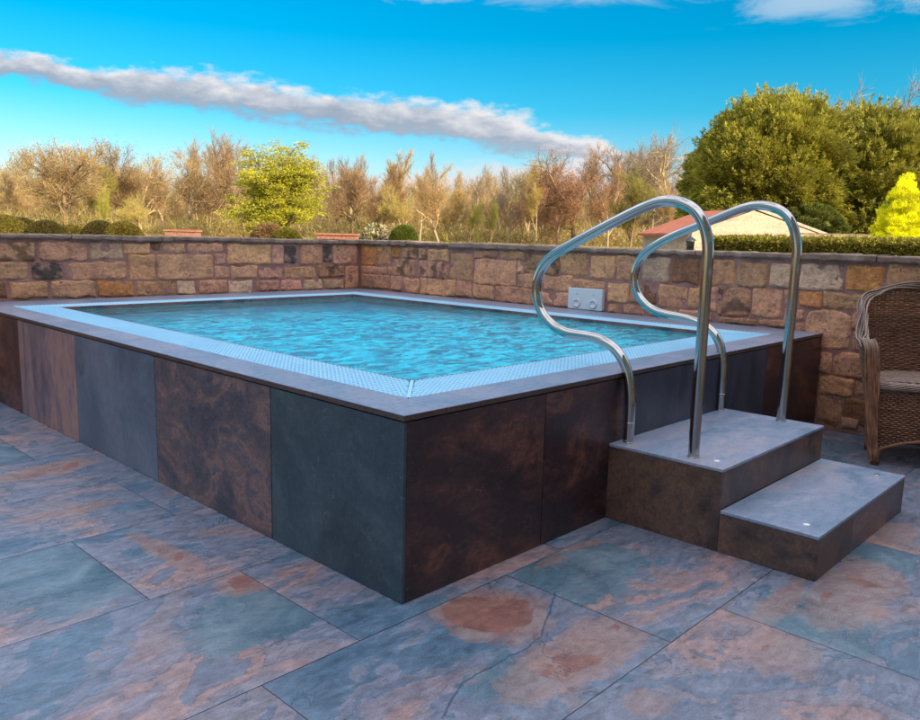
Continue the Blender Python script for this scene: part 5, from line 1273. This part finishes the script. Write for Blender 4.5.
BARE = [
  (17.67, 64.01, 5.29, 'slim', 21, 'slim tan bare tree cut by the left edge of the photo', (0.56, 0.4, 0.22), (0.56, 0.37, 0.16), 9, None, 1.10),
  (19.99, 59.09, 7.31, 'round', 1, 'wide spreading bare oak with crooked limbs standing above the left domes', (0.3, 0.19, 0.1), (0.56, 0.37, 0.16), 12, (0.36, 0.24, 0.09), 1.05),
  (21.69, 71.55, 5.40, 'bushy', 31, 'low tan bushy tree left of the wide spreading oak', (0.56, 0.4, 0.22), (0.56, 0.37, 0.16), 10, (0.38, 0.26, 0.1), 1.20),
  (23.49, 60.97, 5.91, 'bushy', 31, 'tan bushy tree with olive young leaves just right of the spreading oak', (0.3, 0.19, 0.1), (0.38, 0.33, 0.06), 10, (0.26, 0.22, 0.04), 0.80),
  (19.86, 52.57, 3.82, 'bushy', 32, "small yellow green bush tree in front of the spreading oak's right side", (0.56, 0.4, 0.22), (0.45, 0.38, 0.06), 9, (0.42, 0.38, 0.04), 0.50),
  (26.55, 64.02, 7.65, 'bushy', 33, 'brown bare tree with a dark upright crown between the oak and rounded tan trees', (0.3, 0.19, 0.1), (0.42, 0.25, 0.12), 10, (0.22, 0.16, 0.06), 0.85),
  (29.74, 66.59, 7.84, 'round', 34, 'rounded tan bare tree left of the tall trunks, behind the yellow willow bush', (0.56, 0.4, 0.22), (0.56, 0.37, 0.16), 11, (0.34, 0.22, 0.1), 0.95),
  (20.05, 46.38, 3.32, 'bushy', 35, 'pale yellow willow bush with many fine shoots above the right-hand domes', (0.56, 0.4, 0.22), (0.58, 0.43, 0.11), 12, (0.46, 0.36, 0.12), 1.25),
  (28.75, 58.73, 7.47, 'round', 36, 'dense tan bare tree with a full rounded crown just left of the tall trunks', (0.56, 0.4, 0.22), (0.56, 0.37, 0.16), 12, (0.36, 0.24, 0.11), 0.85),
  (34.91, 67.43, 9.62, 'tall', 2, 'tall slender bare tree, leftmost of the three with long clear trunks', (0.56, 0.4, 0.22), (0.42, 0.32, 0.22), 8, None, 1.00),
  (32.65, 61.02, 9.70, 'tall', 3, 'tallest slender bare tree in the middle of the three with long clear trunks', (0.56, 0.4, 0.22), (0.42, 0.32, 0.22), 8, None, 1.10),
  (35.53, 63.83, 9.53, 'tall', 4, 'tall slender bare tree, rightmost of the three with long clear trunks', (0.56, 0.4, 0.22), (0.42, 0.32, 0.22), 8, None, 1.00),
  (31.31, 53.25, 8.08, 'round', 37, 'tall brown bare tree with dark limbs touching the left side of the bright green tree', (0.3, 0.19, 0.1), (0.42, 0.25, 0.12), 9, None, 0.75),
  (39.79, 65.12, 9.05, 'tall', 2, 'slender bare tree rising directly behind the bright green tree', (0.3, 0.19, 0.1), (0.42, 0.32, 0.22), 8, None, 1.00),
  (42.42, 56.15, 7.55, 'slim', 22, 'grey brown bare tree at the right side of the bright green tree', (0.3, 0.19, 0.1), (0.42, 0.32, 0.22), 9, None, 1.10),
  (45.69, 58.75, 8.32, 'slim', 23, 'thin trunked bare tree above the right-hand brick planter', (0.56, 0.4, 0.22), (0.42, 0.32, 0.22), 9, None, 1.00),
  (45.36, 56.09, 7.97, 'slim', 24, 'thin bare tree with a flat fine top left of the pale trunked tree', (0.3, 0.19, 0.1), (0.42, 0.25, 0.12), 9, None, 1.10),
  (39.42, 47.26, 6.27, 'bushy', 38, 'low brown bare tree above the cream flowering bush', (0.3, 0.19, 0.1), (0.42, 0.25, 0.12), 10, None, 0.90),
  (41.67, 48.19, 7.84, 'slim', 25, 'pale trunked bare tree with a rounded feathery top above the green rounded shrub', (0.56, 0.4, 0.22), (0.56, 0.37, 0.16), 10, None, 1.30),
  (37.05, 40.62, 4.84, 'bushy', 35, 'low golden tan bush tree right of the pale trunked bare tree', (0.56, 0.4, 0.22), (0.58, 0.43, 0.11), 10, (0.42, 0.33, 0.12), 0.80),
  (40.62, 43.08, 6.34, 'slim', 26, 'bare tree with one straight pale trunk left of the tiny golden conifer', (0.56, 0.4, 0.22), (0.56, 0.37, 0.16), 10, None, 1.10),
  (49.82, 51.52, 8.49, 'slim', 24, 'thin spire topped bare tree above the tiny golden conifer', (0.56, 0.4, 0.22), (0.42, 0.32, 0.22), 8, None, 0.80),
  (43.47, 42.96, 6.09, 'bushy', 39, 'tan bare tree with bushy low limbs right above the tiny golden conifer', (0.56, 0.4, 0.22), (0.56, 0.37, 0.16), 10, (0.36, 0.27, 0.1), 0.80),
  (48.65, 46.37, 6.25, 'slim', 22, 'thin tan bare tree left of the first dark ivy clad stem', (0.56, 0.4, 0.22), (0.56, 0.37, 0.16), 9, None, 1.10),
  (35.58, 33.09, 3.65, 'bushy', 40, 'small olive green ivy clad tree, left one of the pair mid picture', (0.3, 0.19, 0.1), (0.24, 0.22, 0.03), 9, (0.2, 0.2, 0.03), 0.45),
  (51.60, 46.49, 7.51, 'slim', 26, 'thin bare tree with a forked top left of centre', (0.56, 0.4, 0.22), (0.42, 0.32, 0.22), 8, None, 0.90),
  (38.08, 33.43, 3.79, 'bushy', 41, 'small olive green ivy clad tree, right one of the pair mid picture', (0.3, 0.19, 0.1), (0.28, 0.25, 0.04), 9, (0.24, 0.23, 0.04), 0.45),
  (48.05, 41.12, 6.19, 'bushy', 31, 'rounded tan bare tree behind the left end of the nearer rail', (0.56, 0.4, 0.22), (0.56, 0.37, 0.16), 10, None, 0.70),
  (55.16, 45.71, 7.58, 'slim', 23, 'slim bare tree with dark upright twigs just left of the golden tree', (0.3, 0.19, 0.1), (0.42, 0.32, 0.22), 8, None, 0.80),
  (51.30, 40.96, 7.58, 'bushy', 42, 'golden tan bare tree with a tall oval crown left of the reddish trees', (0.56, 0.4, 0.22), (0.58, 0.43, 0.11), 10, (0.38, 0.28, 0.1), 0.75),
  (47.24, 36.18, 6.57, 'bushy', 39, 'tan bare tree standing directly above the bend of the nearer rail', (0.56, 0.4, 0.22), (0.56, 0.37, 0.16), 10, None, 0.70),
  (44.68, 32.80, 5.67, 'bushy', 43, 'low reddish brown tree, first of the reddish trees behind the nearer rail', (0.3, 0.19, 0.1), (0.5, 0.28, 0.15), 12, (0.34, 0.18, 0.1), 0.80),
  (47.40, 33.25, 7.33, 'round', 44, 'reddish bare tree with a broad crown behind the sloping part of the nearer rail', (0.3, 0.19, 0.1), (0.5, 0.28, 0.15), 12, (0.36, 0.19, 0.11), 0.90),
  (58.83, 39.40, 9.71, 'tall', 4, 'tall reddish grey bare tree rising above the broad reddish crown', (0.3, 0.19, 0.1), (0.5, 0.28, 0.15), 10, None, 1.20),
  (47.35, 30.20, 6.61, 'bushy', 45, 'reddish tan bare tree left of the olive brown tree', (0.56, 0.4, 0.22), (0.5, 0.28, 0.15), 11, (0.36, 0.2, 0.1), 0.70),
  (44.83, 26.81, 5.86, 'bushy', 46, 'olive brown leafy topped tree framed by the nearer rail', (0.3, 0.19, 0.1), (0.38, 0.33, 0.06), 12, (0.26, 0.2, 0.04), 0.95),
  (59.03, 36.33, 10.05, 'round', 47, 'grey brown bare tree rising behind the olive brown tree', (0.3, 0.19, 0.1), (0.42, 0.32, 0.22), 10, None, 0.95),
  (64.28, 36.70, 10.08, 'tall', 3, 'pale grey bare tree just left of the crest of the nearer rail', (0.56, 0.4, 0.22), (0.42, 0.32, 0.22), 9, None, 1.30),
  (60.10, 32.31, 10.22, 'round', 48, 'large pale grey bare tree filling the gap left of the big evergreen', (0.56, 0.4, 0.22), (0.42, 0.32, 0.22), 10, None, 0.95),
  (44.51, 24.07, 5.22, 'bushy', 43, 'low tan bare tree standing right behind the red hut roof', (0.56, 0.4, 0.22), (0.56, 0.37, 0.16), 10, None, 0.70),
  (68.64, 35.04, 10.03, 'round', 34, 'grey bare tree half hidden by the left side of the big evergreen', (0.56, 0.4, 0.22), (0.42, 0.32, 0.22), 10, None, 0.90),
  (78.41, 23.09, 15.48, 'round', 47, 'fine bare tree top showing behind and above the dip between the evergreens', (0.3, 0.19, 0.1), (0.42, 0.32, 0.22), 9, None, 1.10),
  (78.47, 19.97, 14.99, 'round', 48, 'fine bare tree top showing above the second evergreen at the right edge', (0.3, 0.19, 0.1), (0.5, 0.28, 0.15), 9, None, 1.10),
  (31.48, 67.62, 7.53, 'slim', 24, 'thin bare tree standing in the gap between the two rounded tan trees', (0.56, 0.4, 0.22), (0.42, 0.32, 0.22), 10, None, 1.30),
  (38.21, 66.76, 9.00, 'slim', 23, 'slim bare tree between the last tall trunk and the brown tree', (0.56, 0.4, 0.22), (0.42, 0.32, 0.22), 10, None, 1.30),
  (45.01, 62.43, 8.44, 'slim', 26, 'thin bare tree whose top shows over the right shoulder of the green tree', (0.56, 0.4, 0.22), (0.42, 0.32, 0.22), 10, None, 1.30),
  (37.07, 46.85, 6.52, 'round', 1, 'low crooked bare tree behind the right-hand brick planter', (0.3, 0.19, 0.1), (0.42, 0.25, 0.12), 11, None, 0.80),
  (43.54, 49.04, 7.31, 'tall', 2, 'straight bare tree with a high open crown right of the pale trunked one', (0.56, 0.4, 0.22), (0.42, 0.32, 0.22), 10, None, 1.00),
  (40.21, 40.58, 6.35, 'round', 36, 'small rounded bare tree behind the tiny golden conifer', (0.56, 0.4, 0.22), (0.56, 0.37, 0.16), 11, None, 0.70),
  (48.06, 44.18, 6.80, 'tall', 4, 'high crowned thin bare tree between the two ivy clad trees', (0.56, 0.4, 0.22), (0.42, 0.32, 0.22), 10, None, 0.90),
  (45.34, 38.09, 6.20, 'round', 48, 'pale bare tree with a rounded open crown right of the ivy clad pair', (0.56, 0.4, 0.22), (0.42, 0.32, 0.22), 11, None, 0.70),
  (43.59, 33.96, 5.77, 'slim', 22, 'slender golden bare tree just left of the bend of the nearer rail', (0.56, 0.4, 0.22), (0.58, 0.43, 0.11), 10, None, 1.00),
  (60.40, 43.46, 9.00, 'tall', 3, 'thin pale bare tree rising behind the low reddish brown tree', (0.56, 0.4, 0.22), (0.42, 0.32, 0.22), 10, None, 1.00),
  (61.59, 36.41, 9.27, 'slim', 25, 'feathery bare tree just right of the olive brown tree', (0.56, 0.4, 0.22), (0.42, 0.32, 0.22), 10, None, 1.20),
  (27.58, 74.71, 7.73, 'slim', 22, 'thin bare tree rising behind the right side of the spreading oak', (0.56, 0.4, 0.22), (0.42, 0.32, 0.22), 10, None, 1.30),
]
GREEN = (27.63, 42.15, 6.80)
#  -40 [ 25.46351427 108.83213748  -0.43411111]
#  300 [54.21514365 78.8611988   0.54569831]
#  650 [83.81240918 48.00876191  1.55432565]
#  960 [110.02713009  20.68231782   2.44768129]

for (x_, y_, tp_, kd_, sd_, lb_, bk_, tw_, k_, bu_, ws_) in BARE:
    bare_tree(x_, y_, tp_, kd_, sd_, lb_, bk_, tw_, max(4, int(k_ * .6)), .8, .022, 'trees along the edge of the wood', 'bare_tree', bu_, ws_)

def green_tree():
    x, y, top = GREEN; z0 = terr(x, y) - .1
    o = thing('leafy_tree', 'bright yellow green tree in fresh leaf, the only green broadleaved tree above the left wall', 'tree', (x, y, z0))
    segs, tips = grow(78, 9.0, .80, 4, .04, .25, (16, 5, 4, 3), r0=.17, wob=.10, tl=.62, c0=.62); h = max(p.z for lv, pts, rr in segs for p in pts); sc = (top - z0) / h
    limbs_to_mesh(segs, 'trunk', 0, 3, (.22, .16, .09), 5, o, M['bark'], .02)
    cl = [t_ for t_ in tips]; P, D, C_ = [], [], []
    for (p, d, L_) in cl:
        if rng.random() < .2: continue
        m = 30; u = nrg.normal(0, 1, (m, 3)); u /= np.linalg.norm(u, axis=1)[:, None]; r_ = nrg.uniform(.2, 1, (m, 1)) ** .5 * .36
        P.append(np.array(tuple(p)) + u * r_ * np.array([1.2, 1.2, .6])); D.append(u + np.array([0, 0, -.1])); C_.append(colvar(np.array((.48, .43, .035)) * rng.uniform(.75, 1.25), m, .25))
    leaf_mesh('crown', np.concatenate(P), np.concatenate(D), .12, np.concatenate(C_), M['leaf'], o, .8, .5)
    o.scale = (sc * 1.6, sc * 1.6, sc * 1.05)
green_tree()

# the far wood behind: a tangle nobody could count
def far_wood():
    V, C_ = [], []; VQ, CQ = [], []
    for i in range(1700):
        a = R(rng.uniform(8, 84)); d = rng.uniform(80, 120); x, y = -1.6 + d * math.sin(a), -1.8 + d * math.cos(a); z0 = terr(x, y) - .2
        hh = rng.uniform(3.0, 6.8) * (d / 90) * (1.0 + .12 * math.sin(a * 23))
        w = rng.uniform(.03, .085); bc = np.array(rng.choice([(.46, .33, .18), (.22, .14, .08), (.33, .22, .12)])); lx, ly = rng.gauss(0, .25), rng.gauss(0, .25)
        for s_ in ((w, 0), (0, w)):
            VQ.append([(x - s_[0], y - s_[1], z0), (x + s_[0], y + s_[1], z0), (x + lx + s_[0] * .3, y + ly + s_[1] * .3, z0 + hh), (x + lx - s_[0] * .3, y + ly - s_[1] * .3, z0 + hh)]); CQ.append(np.tile(bc, (4, 1)))
        m = 150; f = nrg.uniform(.12, 1, m) ** .8; base = np.stack([x + lx * f, y + ly * f, z0 + hh * f], 1)
        rr = (.5 + 1.2 * np.sin(np.clip(f * 1.15, 0, 1) * math.pi)) * nrg.uniform(.1, 1, m); th_ = nrg.uniform(0, 6.28, m)
        base = base + np.stack([rr * np.cos(th_), rr * np.sin(th_), nrg.normal(0, .3, m)], 1)
        D = np.stack([np.cos(th_) * .5, np.sin(th_) * .5, nrg.uniform(.3, 1.4, m)], 1) + nrg.normal(0, .3, (m, 3)); D /= np.linalg.norm(D, axis=1)[:, None]
        S_ = np.cross(D, nrg.normal(0, 1, (m, 3))); S_ /= np.linalg.norm(S_, axis=1)[:, None] + 1e-9; le = nrg.uniform(.5, 1.6, m)
        V.append(np.stack([base - S_ * .022, base + S_ * .022, base + D * le[:, None]], 1).reshape(-1, 3))
        tc = rng.choice([(.50, .33, .14), (.38, .24, .11), (.52, .38, .13), (.24, .15, .08), (.38, .32, .08), (.42, .25, .13)]); C_.append(np.repeat(colvar(tc, m, .3), 3, axis=0))
    # undergrowth: thin saplings and brambles
    m = 150000; a = np.radians(nrg.uniform(6, 86, m)); d = nrg.uniform(62, 112, m); x = -1.6 + d * np.sin(a); y = -1.8 + d * np.cos(a)
    z = .8 + nrg.uniform(0, 1, m) ** 1.3 * (1.6 + .7 * np.sin(a * 31) * np.sin(a * 12)) * (d / 85)
    base = np.stack([x, y, z], 1); D = nrg.normal(0, .7, (m, 3)) + np.array([0, 0, .8]); D /= np.linalg.norm(D, axis=1)[:, None]
    S_ = np.cross(D, nrg.normal(0, 1, (m, 3))); S_ /= np.linalg.norm(S_, axis=1)[:, None] + 1e-9
    V.append(np.stack([base - S_ * .022, base + S_ * .022, base + D * nrg.uniform(.5, 1.3, m)[:, None]], 1).reshape(-1, 3))
    kk = nrg.integers(0, 4, m); pal = np.array([(.52, .36, .15), (.38, .24, .11), (.42, .36, .08), (.24, .17, .06)]); C_.append(np.repeat(pal[kk] * nrg.uniform(.7, 1.3, (m, 1)), 3, axis=0))
    VQ = np.array(VQ).reshape(-1, 3); Vt = np.concatenate(V); T = (np.arange(len(Vt)) + len(VQ)).reshape(-1, 3)
    o = link('far_wood', fastmesh('far_wood', np.concatenate([VQ, Vt]), quads=np.arange(len(VQ)).reshape(-1, 4), tris=T, cols=np.concatenate([np.concatenate(CQ)] + C_)), M['leaf'])
    tag(o, 'tangled tan winter wood filling the skyline behind the single trees', 'woodland', None, 'stuff')
far_wood()
# dry grass and weeds on the bank
def weeds():
    m = 70000; a = np.radians(nrg.uniform(8, 84, m)); d = nrg.uniform(30, 62, m); x = -1.6 + d * np.sin(a); y = -1.8 + d * np.cos(a)
    z = np.array([terr(float(p), float(q)) for p, q in zip(x, y)]) - .03
    base = np.stack([x, y, z], 1); D = nrg.normal(0, .45, (m, 3)) + np.array([0, 0, 1]); D /= np.linalg.norm(D, axis=1)[:, None]
    S_ = np.cross(D, nrg.normal(0, 1, (m, 3))); S_ /= np.linalg.norm(S_, axis=1)[:, None] + 1e-9
    V = np.stack([base - S_ * .012, base + S_ * .012, base + D * nrg.uniform(.1, .35, m)[:, None]], 1).reshape(-1, 3)
    g_ = (np.sin(x * .21) * np.sin(y * .17) + nrg.normal(0, .35, m)) > .25; cl = np.where(g_[:, None], np.array([.26, .26, .03]), np.array([.46, .33, .17])) * nrg.uniform(.7, 1.3, (m, 1))
    o = link('rough_grass', fastmesh('rough_grass', V, tris=np.arange(3 * m).reshape(m, 3), cols=np.repeat(cl, 3, axis=0)), M['leaf']); tag(o, 'dry tan and yellow green grass on the bank below the wood', 'grass', None, 'stuff')
weeds()
